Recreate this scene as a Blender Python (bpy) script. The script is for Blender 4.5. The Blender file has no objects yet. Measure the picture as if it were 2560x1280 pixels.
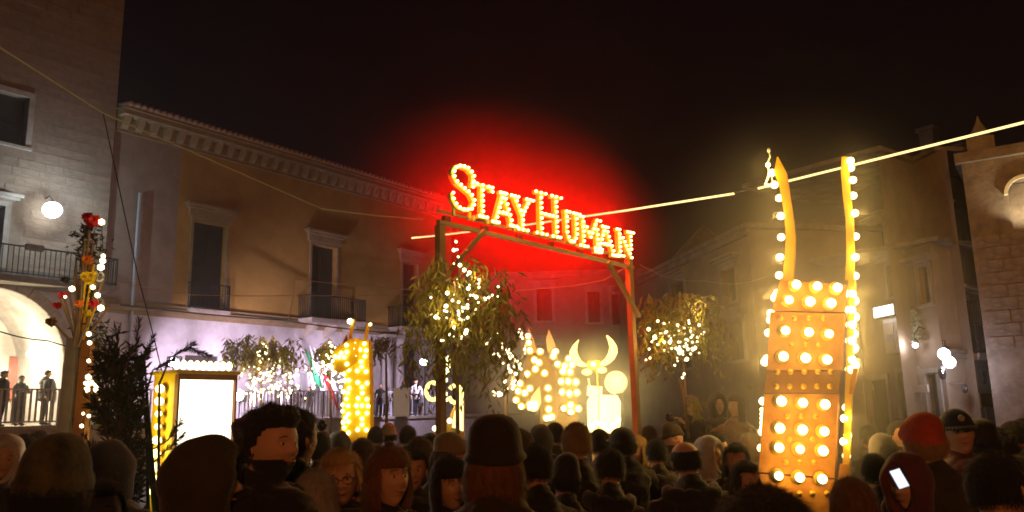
import bpy, bmesh, math, random
from mathutils import Vector, Matrix, noise

R = math.radians
random.seed(7)
sc = bpy.context.scene
col = sc.collection

# ------------------------------------------------------------------ camera
F = 2000.0; PITCH = R(10.9); ROLL = R(-1.28)
CAM = Vector((0, 0, 1.75))
CR = Matrix.Rotation(R(90) + PITCH, 4, 'X') @ Matrix.Rotation(ROLL, 4, 'Z')
cd = bpy.data.cameras.new('camera'); cd.sensor_width = 36; cd.lens = F / 2560 * 36
cd.clip_start = 0.05; cd.clip_end = 600
cd.dof.use_dof = True; cd.dof.focus_distance = 11; cd.dof.aperture_fstop = 5.0
cam = bpy.data.objects.new('camera', cd); col.objects.link(cam)
cam.matrix_world = Matrix.Translation(CAM) @ CR
sc.camera = cam

# ------------------------------------------------------------------ world and exposure
w = bpy.data.worlds.new('World'); sc.world = w; w.use_nodes = True
bg = w.node_tree.nodes['Background']; bg.inputs[0].default_value = (0.50, 0.16, 0.22, 1); bg.inputs[1].default_value = 0.006
sc.view_settings.view_transform = 'Standard'; sc.view_settings.look = 'None'
sc.view_settings.exposure = 0; sc.view_settings.gamma = 1; sc.view_settings.use_curve_mapping = False
cy = sc.cycles
cy.max_bounces = 5; cy.diffuse_bounces = 2; cy.glossy_bounces = 2; cy.transmission_bounces = 3
cy.transparent_max_bounces = 10; cy.volume_bounces = 1
cy.sample_clamp_indirect = 1.5; cy.sample_clamp_direct = 0
cy.use_light_tree = True; cy.caustics_reflective = False; cy.caustics_refractive = False
cy.volume_step_rate = 2.0; cy.volume_max_steps = 64
cy.use_denoising = True
cy.filter_width = 1.7

# ------------------------------------------------------------------ helpers
def ray(px, py):
    return CR.to_3x3() @ Vector(((px - 1280) / F, -(py - 640) / F, -1))
def at(px, py, Y):
    r = ray(px, py); return CAM + r * (Y / r.y)

def tag(o, label=None, cat=None, group=None, kind=None):
    if label: o['label'] = label
    if cat: o['category'] = cat
    if group: o['group'] = group
    if kind: o['kind'] = kind
    return o
def frame(o):
    m = Matrix.Identity(4)
    while o is not None:
        m = o.matrix_basis @ m; o = o.parent
    return m
def empty(name, loc=(0, 0, 0), rz=0.0, label=None, cat=None, group=None):
    o = bpy.data.objects.new(name, None); col.objects.link(o)
    o.empty_display_size = .1
    o.location = loc; o.rotation_euler = (0, 0, rz)
    return tag(o, label, cat, group)
def put(name, me, parent=None, loc=(0, 0, 0), rot=(0, 0, 0), scale=(1, 1, 1), mat=None, world=False):
    """link a mesh; with world=True the given matrix is in world space"""
    o = bpy.data.objects.new(name, me); col.objects.link(o)
    m = Matrix.LocRotScale(Vector(loc), __import__('mathutils').Euler(rot), Vector(scale))
    if parent is not None:
        o.parent = parent
        if world: m = frame(parent).inverted() @ m
    o.matrix_basis = m
    if mat is not None and o.material_slots:
        o.material_slots[0].link = 'OBJECT'; o.material_slots[0].material = mat
    return o

class MB:
    def __init__(s): s.v = []; s.f = []; s.m = []
    def poly(s, pts, mi=0):
        i = len(s.v); s.v += [tuple(p) for p in pts]; s.f.append(tuple(range(i, i + len(pts)))); s.m.append(mi)
    def hexa(s, p, mi=0):
        i = len(s.v); s.v += [tuple(q) for q in p]
        for a in ((0, 3, 2, 1), (4, 5, 6, 7), (0, 1, 5, 4), (1, 2, 6, 5), (2, 3, 7, 6), (3, 0, 4, 7)):
            s.f.append(tuple(i + k for k in a)); s.m.append(mi)
    def box(s, x0, x1, y0, y1, z0, z1, f=None, mi=0):
        p = [(x0, y0, z0), (x1, y0, z0), (x1, y1, z0), (x0, y1, z0), (x0, y0, z1), (x1, y0, z1), (x1, y1, z1), (x0, y1, z1)]
        s.hexa([f(*q) for q in p] if f else p, mi)
    def bar(s, a, b, w_, d_, side=None, mi=0):
        a = Vector(a); b = Vector(b); t = (b - a).normalized()
        sd = Vector(side) if side else (Vector((0, 0, 1)).cross(t) if abs(t.z) < .95 else Vector((1, 0, 0)))
        sd = (sd - t * sd.dot(t)).normalized(); up = t.cross(sd)
        p = []
        for c in (a, b):
            p += [c - sd * w_ / 2 - up * d_ / 2, c + sd * w_ / 2 - up * d_ / 2, c + sd * w_ / 2 + up * d_ / 2, c - sd * w_ / 2 + up * d_ / 2]
        s.hexa(p, mi)
    def tube(s, pts, rad, n=8, mi=0, cap=True, sx=1.0):
        pts = [Vector(p) for p in pts]
        if not hasattr(rad, '__len__'): rad = [rad] * len(pts)
        base = len(s.v); ref = None
        for k, p in enumerate(pts):
            t = (pts[min(k + 1, len(pts) - 1)] - pts[max(k - 1, 0)]).normalized()
            if ref is None:
                ref = Vector((0, 1, 0)) if abs(t.y) < .9 else Vector((1, 0, 0))
            a = (ref - t * ref.dot(t)).normalized(); b = t.cross(a); ref = a
            for j in range(n):
                q = 2 * math.pi * j / n
                s.v.append(tuple(p + a * math.cos(q) * rad[k] + b * math.sin(q) * rad[k] * sx))
        for k in range(len(pts) - 1):
            for j in range(n):
                i0 = base + k * n + j; i1 = base + k * n + (j + 1) % n
                s.f.append((i0, i1, i1 + n, i0 + n)); s.m.append(mi)
        if cap:
            s.f.append(tuple(base + j for j in reversed(range(n)))); s.m.append(mi)
            e = base + (len(pts) - 1) * n
            s.f.append(tuple(e + j for j in range(n))); s.m.append(mi)
    def ell(s, c, r, n=12, m=8, fn=None, mi=0):
        base = len(s.v); c = Vector(c)
        s.v.append(tuple(c + Vector((0, 0, r[2]))))
        for i in range(1, m):
            a = math.pi * i / m
            for j in range(n):
                b = 2 * math.pi * j / n
                s.v.append(tuple(c + Vector((math.sin(a) * math.cos(b) * r[0], math.sin(a) * math.sin(b) * r[1], math.cos(a) * r[2]))))
        s.v.append(tuple(c - Vector((0, 0, r[2]))))
        last = len(s.v) - 1
        for j in range(n):
            s.f.append((base, base + 1 + j, base + 1 + (j + 1) % n)); s.m.append(mi)
            s.f.append((last, base + 1 + (m - 2) * n + (j + 1) % n, base + 1 + (m - 2) * n + j)); s.m.append(mi)
        for i in range(m - 2):
            for j in range(n):
                p = base + 1 + i * n + j; q = base + 1 + i * n + (j + 1) % n
                s.f.append((p, p + n, q + n, q)); s.m.append(mi)
    def mesh(s, name, mats=(), smooth=False, inv=None):
        me = bpy.data.meshes.new(name)
        vs = [tuple(inv @ Vector(v)) for v in s.v] if inv is not None else s.v
        me.from_pydata(vs, [], s.f)
        for m in (mats if isinstance(mats, (list, tuple)) else [mats]): me.materials.append(m)
        me.polygons.foreach_set('material_index', s.m)
        if smooth: me.polygons.foreach_set('use_smooth', [True] * len(s.f))
        me.update(); return me
    def build(s, name, mat, parent=None, smooth=False):
        """vertices are world coordinates"""
        inv = frame(parent).inverted() if parent is not None else None
        o = bpy.data.objects.new(name, s.mesh(name, mat, smooth, inv)); col.objects.link(o)
        if parent is not None: o.parent = parent
        return o

# ------------------------------------------------------------------ materials
def mk(name, c1, c2=None, scale=4.0, rough=.8, bump=.0, detail=6, metal=0, bscale=None, spec=.3, sheen=0, thr=(.35, .65), emis=None):
    m = bpy.data.materials.new(name); m.use_nodes = True
    nt = m.node_tree; n = nt.nodes; l = nt.links; b = n['Principled BSDF']
    b.inputs['Roughness'].default_value = rough; b.inputs['Metallic'].default_value = metal
    b.inputs['Specular IOR Level'].default_value = spec
    if sheen: b.inputs['Sheen Weight'].default_value = sheen
    b.inputs['Base Color'].default_value = (*c1, 1)
    tc = n.new('ShaderNodeTexCoord')
    if c2 is not None:
        nz = n.new('ShaderNodeTexNoise'); nz.inputs['Scale'].default_value = scale; nz.inputs['Detail'].default_value = detail; nz.inputs['Roughness'].default_value = .65
        l.new(tc.outputs['Object'], nz.inputs['Vector'])
        cr = n.new('ShaderNodeValToRGB'); cr.color_ramp.elements[0].position = thr[0]; cr.color_ramp.elements[1].position = thr[1]
        cr.color_ramp.elements[0].color = (*c1, 1); cr.color_ramp.elements[1].color = (*c2, 1)
        l.new(nz.outputs['Fac'], cr.inputs['Fac']); l.new(cr.outputs['Color'], b.inputs['Base Color'])
    if bump:
        nb = n.new('ShaderNodeTexNoise'); nb.inputs['Scale'].default_value = bscale or scale * 6; nb.inputs['Detail'].default_value = 5
        l.new(tc.outputs['Object'], nb.inputs['Vector'])
        bp = n.new('ShaderNodeBump'); bp.inputs['Strength'].default_value = bump; bp.inputs['Distance'].default_value = .02
        l.new(nb.outputs['Fac'], bp.inputs['Height']); l.new(bp.outputs['Normal'], b.inputs['Normal'])
    m.cycles.emission_sampling = 'NONE'
    return m
def glow(name, c, s, see=0.0, sample=False):
    """a lamp glass: gives light, and lets the lamp inside it shine out"""
    m = bpy.data.materials.new(name); m.use_nodes = True
    nt = m.node_tree; n = nt.nodes; l = nt.links; n.clear()
    out = n.new('ShaderNodeOutputMaterial'); e = n.new('ShaderNodeEmission')
    e.inputs[0].default_value = (*c, 1); e.inputs[1].default_value = s
    if see:
        t = n.new('ShaderNodeBsdfTransparent'); mx = n.new('ShaderNodeMixShader'); mx.inputs[0].default_value = 1 - see
        l.new(t.outputs[0], mx.inputs[1]); l.new(e.outputs[0], mx.inputs[2]); l.new(mx.outputs[0], out.inputs[0])
    else:
        l.new(e.outputs[0], out.inputs[0])
    m.cycles.emission_sampling = 'FRONT' if sample else 'NONE'
    return m

M_plaster = mk('ochre_plaster', (.28, .155, .032), (.38, .215, .05), .8, .9, .25)
M_pale = mk('pale_plaster', (.30, .26, .24), (.50, .46, .44), .9, .9, .35, thr=(.3, .62))
M_stone = mk('limestone', (.30, .24, .18), (.44, .37, .29), 2.5, .9, .4)
M_bst = mk('brown_stone', (.21, .145, .07), (.29, .20, .10), 2.5, .9, .4)
M_block = mk('tower_stone', (.25, .17, .11), (.33, .235, .155), 1.7, .92, .6, bscale=9)
M_mortar = mk('mortar', (.23, .16, .105), (.29, .21, .14), 5, .95, .3)
M_dkstone = mk('weathered_stone', (.14, .11, .085), (.26, .21, .16), 2.2, .95, .5)
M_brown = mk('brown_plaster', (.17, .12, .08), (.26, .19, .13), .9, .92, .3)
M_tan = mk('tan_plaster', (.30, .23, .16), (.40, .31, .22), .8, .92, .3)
M_grey = mk('grey_plaster', (.20, .17, .14), (.32, .28, .23), 1.1, .92, .35)
M_shut = mk('dark_shutter', (.030, .022, .018), (.045, .032, .024), 3, .6)
M_iron = mk('black_iron', (.03, .028, .026), None, rough=.5, metal=.4)
M_white = mk('white_metal', (.62, .62, .64), (.5, .5, .52), 6, .45)
M_tile = mk('roof_tile', (.22, .12, .07), (.32, .18, .10), 4, .9, .3)
M_pave = mk('paving', (.10, .085, .07), (.17, .15, .125), 1.5, .6, .3)
M_wood = mk('painted_timber', (.36, .24, .10), (.27, .17, .07), 3, .6, .15)
M_yel = mk('yellow_paint', (.80, .48, .02), (.70, .38, .02), 5, .5, .05)
M_yel2 = mk('deep_yellow_paint', (.70, .52, .01), (.55, .40, .01), 6, .5, .05)
M_org = mk('orange_paint', (.54, .22, .025), (.34, .11, .015), 7, .5, .08)
M_brn = mk('brown_paint', (.26, .10, .02), (.20, .07, .015), 5, .6, .1)
M_spot = mk('mustard_spot', (.75, .36, .02), None, rough=.5)
M_cream = mk('cream_card', (.78, .72, .55), (.66, .58, .40), 5, .6)
M_dark = mk('dark_metal', (.05, .045, .04), None, rough=.5, metal=.3)
M_bark = mk('bark', (.12, .085, .055), (.20, .14, .09), 9, .9, .6)
M_leaf = mk('olive_leaf', (.14, .125, .015), (.26, .22, .03), 3, .6)
M_leafd = mk('dark_leaf', (.035, .045, .018), (.07, .075, .03), 3, .6)
M_red = mk('red_petal', (.62, .02, .02), (.5, .01, .02), 9, .6)
M_yelp = mk('yellow_petal', (.85, .62, .01), None, rough=.6)
M_orp = mk('orange_petal', (.75, .22, .02), None, rough=.6)
M_stick = mk('bare_stick', (.28, .19, .10), (.20, .13, .07), 9, .8)
M_cable = mk('cable_rubber', (.02, .02, .02), None, rough=.6)
M_steelc = mk('wire_rope', (.45, .40, .30), None, rough=.5, metal=.2)
M_skin = mk('skin', (.50, .27, .17), (.56, .32, .21), 8, .55, .05)
M_skin.node_tree.nodes['Principled BSDF'].inputs['Subsurface Weight'].default_value = .0
M_green = mk('flag_green', (.01, .25, .07), None, rough=.8)
M_flagw = mk('flag_white', (.75, .75, .75), None, rough=.8)
M_flagr = mk('flag_red', (.55, .02, .03), None, rough=.8)

G_bulb = glow('warm_bulb', (1.0, .88, .34), 9.0, .5)
G_bulbbig = glow('warm_big_bulb', (1.0, .84, .34), 9.0, .5)
G_fairy = glow('fairy_bulb', (1.0, .80, .42), 6.0)
G_rope = glow('led_rope', (1.0, .70, .26), 2.2)
G_ropedim = glow('dim_rope', (1.0, .55, .14), .10)
G_panel = glow('lightbox_diffuser', (1.0, .88, .62), 3.2)
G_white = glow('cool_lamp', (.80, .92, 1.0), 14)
G_violet = glow('violet_lamp', (.86, .84, 1.0), 14)
G_warmw = glow('warm_white_lamp', (1, .9, .62), 8)
G_horn = glow('horn_diffuser', (1.0, .74, .20), 3.0)
G_snail = glow('lit_paper', (1.0, .80, .30), 2.6)
G_phone = glow('phone_screen', (.75, .8, 1.0), 1.4)

def ico(sub=1):
    bm = bmesh.new(); bmesh.ops.create_icosphere(bm, subdivisions=sub, radius=1)
    for f in bm.faces: f.smooth = True
    me = bpy.data.meshes.new('bulb'); bm.to_mesh(me); bm.free(); return me
ME_bulb = ico(2); ME_bulb.materials.append(G_bulb)
ME_big = ico(2); ME_big.materials.append(G_bulbbig)
ME_fairy = ico(1); ME_fairy.materials.append(G_fairy)

def lamp(loc, energy, color=(1, .62, .2), r=.03, parent=None, spot=None, to=None, blend=.6, name='lamp'):
    d = bpy.data.lights.new(name, 'SPOT' if spot else 'POINT'); d.energy = energy; d.color = color; d.shadow_soft_size = r
    if spot: d.spot_size = R(spot); d.spot_blend = blend
    o = bpy.data.objects.new(name, d); col.objects.link(o)
    m = Matrix.Translation(Vector(loc))
    if to is not None:
        m = m @ (Vector(to) - Vector(loc)).to_track_quat('-Z', 'Y').to_matrix().to_4x4()
    if parent is not None: o.parent = parent; m = frame(parent).inverted() @ m
    o.matrix_basis = m
    return o
def bulb(p, r, parent, me=None, sz=1.0, name='bulb', flat=None):
    return put(name, me or ME_bulb, parent, p, (0, 0, 0), (r, r, r * sz), world=True)

# ================================================================== SETTING
g = MB()
g.poly([(-60, -25, 0), (60, -25, 0), (60, 110, 0), (-60, 110, 0)])
tag(g.build('ground', M_pave), kind='structure')

# ---- a vertical wall face: t along it, z up, o outward
class Face:
    def __init__(s, p0, d, z=0.0):
        s.p = Vector((p0[0], p0[1], 0)); s.u = Vector((d[0], d[1], 0)).normalized(); s.n = Vector((s.u.y, -s.u.x, 0))
        s.rz = math.atan2(s.u.y, s.u.x)
    def __call__(s, t, o, z): return s.p + s.u * t + s.n * o + Vector((0, 0, z))
    def hit(s, px, py, off=0.0):
        r = ray(px, py); k = ((s.p + s.n * off) - CAM).dot(s.n) / r.dot(s.n)
        q = CAM + r * k; return (q - s.p).dot(s.u), q.z
    def box(s, mb, t0, t1, o0, o1, z0, z1, mi=0):
        mb.box(t0, t1, -o1, -o0, z0, z1, lambda x, y, z: s(x, -y, z), mi)

def wall_holes(F_, mb, t0, t1, z0, z1, holes, depth=.3, off=0.0):
    ts = sorted({t0, t1, *[h[0] for h in holes], *[h[1] for h in holes]})
    zs = sorted({z0, z1, *[h[2] for h in holes], *[h[3] for h in holes]})
    ts = [t for t in ts if t0 <= t <= t1]; zs = [z for z in zs if z0 <= z <= z1]
    for a, b in zip(ts, ts[1:]):
        for c, d in zip(zs, zs[1:]):
            m_, k_ = (a + b) / 2, (c + d) / 2
            if any(h[0] < m_ < h[1] and h[2] < k_ < h[3] for h in holes): continue
            mb.poly([F_(a, off, c), F_(b, off, c), F_(b, off, d), F_(a, off, d)])
    for h in holes:
        a, b, c, d = h; e = off - depth
        mb.poly([F_(a, off, c), F_(a, off, d), F_(a, e, d), F_(a, e, c)])
        mb.poly([F_(b, off, c), F_(b, e, c), F_(b, e, d), F_(b, off, d)])
        mb.poly([F_(a, off, d), F_(b, off, d), F_(b, e, d), F_(a, e, d)])
        mb.poly([F_(a, off, c), F_(a, e, c), F_(b, e, c), F_(b, off, c)])

UNIT = MB(); UNIT.box(-.5, .5, -.5, .5, -.5, .5)
def unitmesh(m, name='piece'): return UNIT.mesh(name, m)
UM = {}
def ubox(name, F_, t0, t1, o0, o1, z0, z1, m, parent):
    if m.name not in UM: UM[m.name] = unitmesh(m, 'block_' + m.name)
    return put(name, UM[m.name], parent, F_((t0 + t1) / 2, (o0 + o1) / 2, (z0 + z1) / 2), (0, 0, F_.rz), (t1 - t0, abs(o1 - o0), z1 - z0), world=True)

def window(F_, h, parent, off=0.0, fm=None, shut=True, depth=.3, lintel=None, wide=.18, name='window', leaves=2):
    """architrave > shutter leaves with louvres"""
    a, b, c, d = h
    fm = fm or M_stone
    m = MB()
    F_.box(m, a - wide, a, off + .004, off + .06, c, d + wide); F_.box(m, b, b + wide, off + .004, off + .06, c, d + wide)
    F_.box(m, a, b, off + .004, off + .06, d, d + wide)
    F_.box(m, a - wide - .03, b + wide + .03, off + .002, off + .10, c - .10, c)
    wn = m.build(name, fm, parent)
    e = off - depth + .03
    n = leaves
    for i in range(n):
        s = MB(); x0 = a + (b - a) * i / n + .012; x1 = a + (b - a) * (i + 1) / n - .012
        F_.box(s, x0, x1, e, e + .02, c + .02, d - .02)
        for (p, q, r_, t_) in ((x0, x0 + .07, c + .02, d - .02), (x1 - .07, x1, c + .02, d - .02), (x0 + .07, x1 - .07, d - .12, d - .02), (x0 + .07, x1 - .07, c + .02, c + .14), (x0 + .07, x1 - .07, (c + d) / 2 - .05, (c + d) / 2 + .05)):
            F_.box(s, p, q, e + .02, e + .05, r_, t_)
        z = c + .2
        while z < d - .18:
            F_.box(s, x0 + .07, x1 - .07, e + .021, e + .036, z, z + .05); z += .1
        s.build('shutter', M_shut, wn)
    if lintel:
        l = MB(); L = lintel; zt = d + wide + L
        F_.box(l, a - .42, b + .42, off + .002, off + .34, zt, zt + .10)
        F_.box(l, a - .34, b + .34, off + .002, off + .24, zt - .10, zt)
        F_.box(l, a - .24, b + .24, off + .002, off + .12, d + wide + .004, zt - .10)
        l.build('lintel', fm, parent)
    return wn

def balcony(F_, t0, t1, z, parent, off=0.0, out=.8, hgt=1.0, slabm=None, step=.115, sides=True, brackets=0, barm=None):
    bm_ = barm or M_iron
    s = MB(); F_.box(s, t0, t1, off + .002, off + out, z - .16, z - .04); F_.box(s, t0 + .05, t1 - .05, off + .002, off + out - .05, z - .24, z - .162)
    sl = s.build('balcony_slab', slabm or M_stone, parent)
    r = MB()
    F_.box(r, t0 + .03, t1 - .03, off + out - .07, off + out - .03, z + hgt - .04, z + hgt)
    F_.box(r, t0 + .03, t1 - .03, off + out - .065, off + out - .035, z + .03, z + .06)
    if sides:
        for t in (t0 + .03, t1 - .07):
            F_.box(r, t, t + .04, off + .01, off + out - .072, z + hgt - .04, z + hgt)
            F_.box(r, t, t + .04, off + .01, off + out - .072, z + .03, z + .06)
    for t in (t0 + .03, t1 - .07): F_.box(r, t + .004, t + .036, off + out - .066, off + out - .034, z - .03, z + hgt - .02)
    rail = r.build('railing', bm_, parent)
    key = 'bar_' + bm_.name
    if key not in UM: UM[key] = unitmesh(bm_, key)
    t = t0 + .05
    while t < t1 - .04:
        put('baluster', UM[key], rail, F_(t, off + out - .05, z - .02 + hgt / 2), (0, 0, F_.rz), (.022, .022, hgt - .05), world=True); t += step
    if sides:
        for t in (t0 + .05, t1 - .05):
            o = off + .1
            while o < off + out - .1:
                put('baluster', UM[key], rail, F_(t, o, z - .02 + hgt / 2), (0, 0, F_.rz), (.022, .022, hgt - .05), world=True); o += step
    for i in range(brackets):
        tt = t0 + (t1 - t0) * (i + .5) / brackets; b = MB()
        b.poly([F_(tt - .09, off + .002, z - .25), F_(tt - .09, off + out * .85, z - .25), F_(tt - .09, off + out * .7, z - .42), F_(tt - .09, off + .002, z - .8)])
        b.poly([F_(tt + .09, off + .002, z - .25), F_(tt + .09, off + .002, z - .8), F_(tt + .09, off + out * .7, z - .42), F_(tt + .09, off + out * .85, z - .25)])
        b.poly([F_(tt - .09, off + out * .85, z - .25), F_(tt + .09, off + out * .85, z - .25), F_(tt + .09, off + out * .7, z - .42), F_(tt - .09, off + out * .7, z - .42)])
        b.poly([F_(tt - .09, off + out * .7, z - .42), F_(tt + .09, off + out * .7, z - .42), F_(tt + .09, off + .002, z - .8), F_(tt - .09, off + .002, z - .8)])
        b.build('bracket', slabm or M_stone, parent)
    return rail

# ---------------------------------------------------------------- long palace on the left
FP = Face((-14.1, 29.0), (.59, .807))
TERR = 1.60
END = 18.2; T0 = FP.hit(299, 180)[0]
pal = empty('palace', FP(0, 0, 0), 0, 'long ochre palace with bracketed cornice and shuttered balcony windows above a floodlit ground floor', 'building')
def rect(px0, py0, px1, py1):
    xm, ym = (px0 + px1) / 2, (py0 + py1) / 2
    return (FP.hit(px0, ym)[0], FP.hit(px1, ym)[0], FP.hit(xm, py1)[1], FP.hit(xm, py0)[1])
W1 = rect(478, 556, 563, 760); W2 = rect(777, 615, 840, 790); W3 = rect(1006, 658, 1044, 806)
zb = 6.0
W1 = (W1[0], W1[1], zb, W1[3]); W2 = (W2[0], W2[1], zb, W2[3]); W3 = (W3[0], W3[1], zb, W3[3])
ZC = FP.hit(300, 330)[1]; ZT = FP.hit(292, 264)[1]
SM = rect(370, 668, 386, 684)
mb = MB(); wall_holes(FP, mb, 1.75, END, 5.95, ZC, [W1, W2, W3, SM], .35)
mb.build('upper_wall', M_plaster, pal)
mb = MB(); wall_holes(FP, mb, T0, 1.75, 5.95, ZC, [], .35); mb.build('corner_strip', mk('corner_plaster', (.22, .155, .11), (.29, .21, .15), 1.5, .9, .3), pal)
# ground floor with a doorway and an arch
DO = rect(1003, 842, 1052, 1040); DO = (DO[0], DO[1], TERR, DO[3])
SC = rect(462, 889, 545, 916)
mb = MB(); wall_holes(FP, mb, T0, END, 0, 5.5, [DO, SC], .5); mb.build('lower_wall', M_pale, pal)
mb = MB(); FP.box(mb, DO[0], DO[1], -.52, -.5, DO[2], DO[3]); mb.build('portal_door', M_shut, pal)
mb = MB(); FP.box(mb, SC[0], SC[1], -.12, -.08, SC[2], SC[3]); FP.box(mb, (SC[0] + SC[1]) / 2 + .3, (SC[0] + SC[1]) / 2 + .36, -.08, -.05, SC[2], SC[3]); mb.build('ground_floor_window', M_shut, pal)
mb = MB(); FP.box(mb, SM[0], SM[1], -.3, -.28, SM[2], SM[3]); mb.build('vent', M_shut, pal)
# string course
mb = MB()
FP.box(mb, T0, END, -.3, .10, 5.5, 5.62); FP.box(mb, T0, END, -.3, .20, 5.622, 5.80); FP.box(mb, T0, END, -.3, .12, 5.802, 5.95)
mb.build('string_course', M_bst, pal)
# columns of the portal
for px in (955, 985):
    t = FP.hit(px, 920)[0]; mb = MB(); p = FP(t, .35, 0)
    mb.tube([p + Vector((0, 0, z)) for z in (TERR, TERR + .25)], .34, 16); mb.tube([p + Vector((0, 0, z)) for z in (TERR + .25, TERR + 1.4, 4.9)], [.27, .27, .23], 16)
    mb.tube([p + Vector((0, 0, z)) for z in (4.9, 5.05, 5.35)], [.24, .30, .36], 16)
    mb.build('column', M_pale, pal, True)
mb = MB(); FP.box(mb, FP.hit(938, 920)[0], FP.hit(1065, 900)[0], .01, .75, 5.352, 5.5); mb.build('portal_entablature', M_stone, pal)
for W, L in ((W1, .42), (W2, .42), (W3, .42)): window(FP, W, pal, lintel=L, depth=.35, fm=M_bst, wide=.12)
balcony(FP, W1[0] - .15, W1[1] + .15, 5.95, pal, out=.32, brackets=0, sides=True)
balcony(FP, W2[0] - .75, W2[1] + 1.0, 5.95, pal, out=1.05, brackets=3)
balcony(FP, W3[0] - 1.1, W3[1] + 1.2, 5.95, pal, out=1.05, brackets=3)
# cornice: brackets with dark gaps, slab and tiles
mb = MB(); FP.box(mb, T0, END, -.3, .10, ZC, ZC + .12); FP.box(mb, T0, END, -.3, .14, ZC + .122, ZC + .56)
FP.box(mb, T0, END, -.3, .62, ZC + .562, ZC + .74); FP.box(mb, T0, END, -.3, .72, ZC + .742, ZC + .84); mb.build('cornice', M_bst, pal)
CB = MB(); CB.hexa([(-.13, 0, .0), (.13, 0, .0), (.13, .0, .44), (-.13, .0, .44), (-.13, -.12, .10), (.13, -.12, .10), (.13, -.30, .44), (-.13, -.30, .44)])
cbm = CB.mesh('cornice_bracket', M_bst)
t = T0 + .25
while t < END:
    put('cornice_bracket', cbm, pal, FP(t, .14, ZC + .122), (0, 0, FP.rz), world=True); t += .56
# roof with pan tiles along the eaves
mb = MB(); mb.poly([FP(T0, .85, ZC + .86), FP(END, .85, ZC + .86), FP(END, -5, ZC + 1.9), FP(T0, -5, ZC + 1.9)])
roof = mb.build('roof', M_tile, pal)
tl = MB(); tl.tube([(0, -.0, 0), (0, 1.2, .22)], [.10, .09], 8, cap=True); tlm = tl.mesh('roof_tile', M_tile, True)
t = T0 + .1
while t < END:
    put('roof_tile', tlm, roof, FP(t, .95, ZC + .87), (0, 0, FP.rz), world=True); t += .26
# end wall of the palace
FE = Face(tuple(FP(END, 0, 0))[:2], (-FP.n.x, -FP.n.y))
mb = MB(); mb.poly([FE(0, 0, 0), FE(9, 0, 0), FE(9, 0, ZC + .8), FE(0, 0, ZC + .8)]); mb.build('end_wall', M_plaster, pal)

# ---------------------------------------------------------------- stone tower, left edge
FT = Face(tuple(FP(0, .14, 0))[:2], (.59, .807))
tow = empty('tower_house', FT(0, 0, 0), 0, 'tall stone block tower with a lamp-lit balcony and an arched loggia at its foot', 'building')
TL, TR = -9.0, FT.hit(302, 130)[0]
WT = (FT.hit(0, 300)[0] - 1.2, FT.hit(68, 300)[0], FT.hit(35, 362)[1], FT.hit(35, 235)[1])
WB = (FT.hit(0, 560)[0] - 1.6, FT.hit(8, 560)[0], FT.hit(5, 690)[1], FT.hit(5, 515)[1])
ARC = FT.hit(30, 722); ARX, ARZ = ARC
AR = FT.hit(158, 900)[0]; rad = AR - ARX - .0
ARX = AR - 2.35; rad = 2.35; ARS = ARZ - rad
mb = MB()
wall_holes(FT, mb, TL, TR, ARZ + .02, 26, [WT, WB], .35)
mb.poly([FT(TR, 0, 0), FT(TR, -.15, 0), FT(TR, -.15, 26), FT(TR, 0, 26)])
mb.poly([FT(TR, -.15, ZC), FT(TR, -8, ZC), FT(TR, -8, 26), FT(TR, -.15, 26)])
mb.build('wall', M_mortar, tow)
# arched bay
mb = MB(); n = 24
arc = [(ARX + rad * math.cos(math.pi * i / n), ARS + rad * math.sin(math.pi * i / n)) for i in range(n + 1)]
for (a, b) in zip(arc, arc[1:]):
    mb.poly([FT(b[0], 0, b[1]), FT(a[0], 0, a[1]), FT(a[0], 0, ARZ + .02), FT(b[0], 0, ARZ + .02)])
    mb.poly([FT(a[0], 0, a[1]), FT(b[0], 0, b[1]), FT(b[0], -.7, b[1]), FT(a[0], -.7, a[1])])
for s_, x in ((1, AR), (-1, ARX - rad)):
    mb.poly([FT(x, 0, 0), FT(x, 0, ARS), FT(x, -.7, ARS), FT(x, -.7, 0)])
mb.poly([FT(AR, 0, 0), FT(TR, 0, 0), FT(TR, 0, ARZ + .02), FT(AR, 0, ARZ + .02)])
mb.poly([FT(TL, 0, 0), FT(ARX - rad, 0, 0), FT(ARX - rad, 0, ARZ + .02), FT(TL, 0, ARZ + .02)])
mb.build('arched_bay', M_pale, tow)
# vaulted room behind the arch
mb = MB()
for (a, b) in zip(arc, arc[1:]):
    k = 1.12
    A = (ARX + (a[0] - ARX) * k, ARS + (a[1] - ARS) * k); B = (ARX + (b[0] - ARX) * k, ARS + (b[1] - ARS) * k)
    mb.poly([FT(A[0], -.7, A[1]), FT(B[0], -.7, B[1]), FT(B[0], -4.2, B[1]), FT(A[0], -4.2, A[1])])
for x in (ARX - rad * 1.12, ARX + rad * 1.12):
    mb.poly([FT(x, -.7, 0), FT(x, -.7, ARS), FT(x, -4.2, ARS), FT(x, -4.2, 0)])
mb.poly([FT(ARX - 3, -4.2, 0), FT(ARX + 3, -4.2, 0), FT(ARX + 3, -4.2, ARZ + .6), FT(ARX - 3, -4.2, ARZ + .6)])
mb.build('vault', M_pale, tow)
mb = MB(); tq = FT.hit(60, 950, -4.0)[0]; FT.box(mb, tq - .5, tq + .45, -4.15, -4.1, TERR + .9, TERR + 2.5); mb.build('notice_board', mk('red_board', (.35, .10, .08), (.25, .07, .05), 3, .7), tow)
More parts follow.
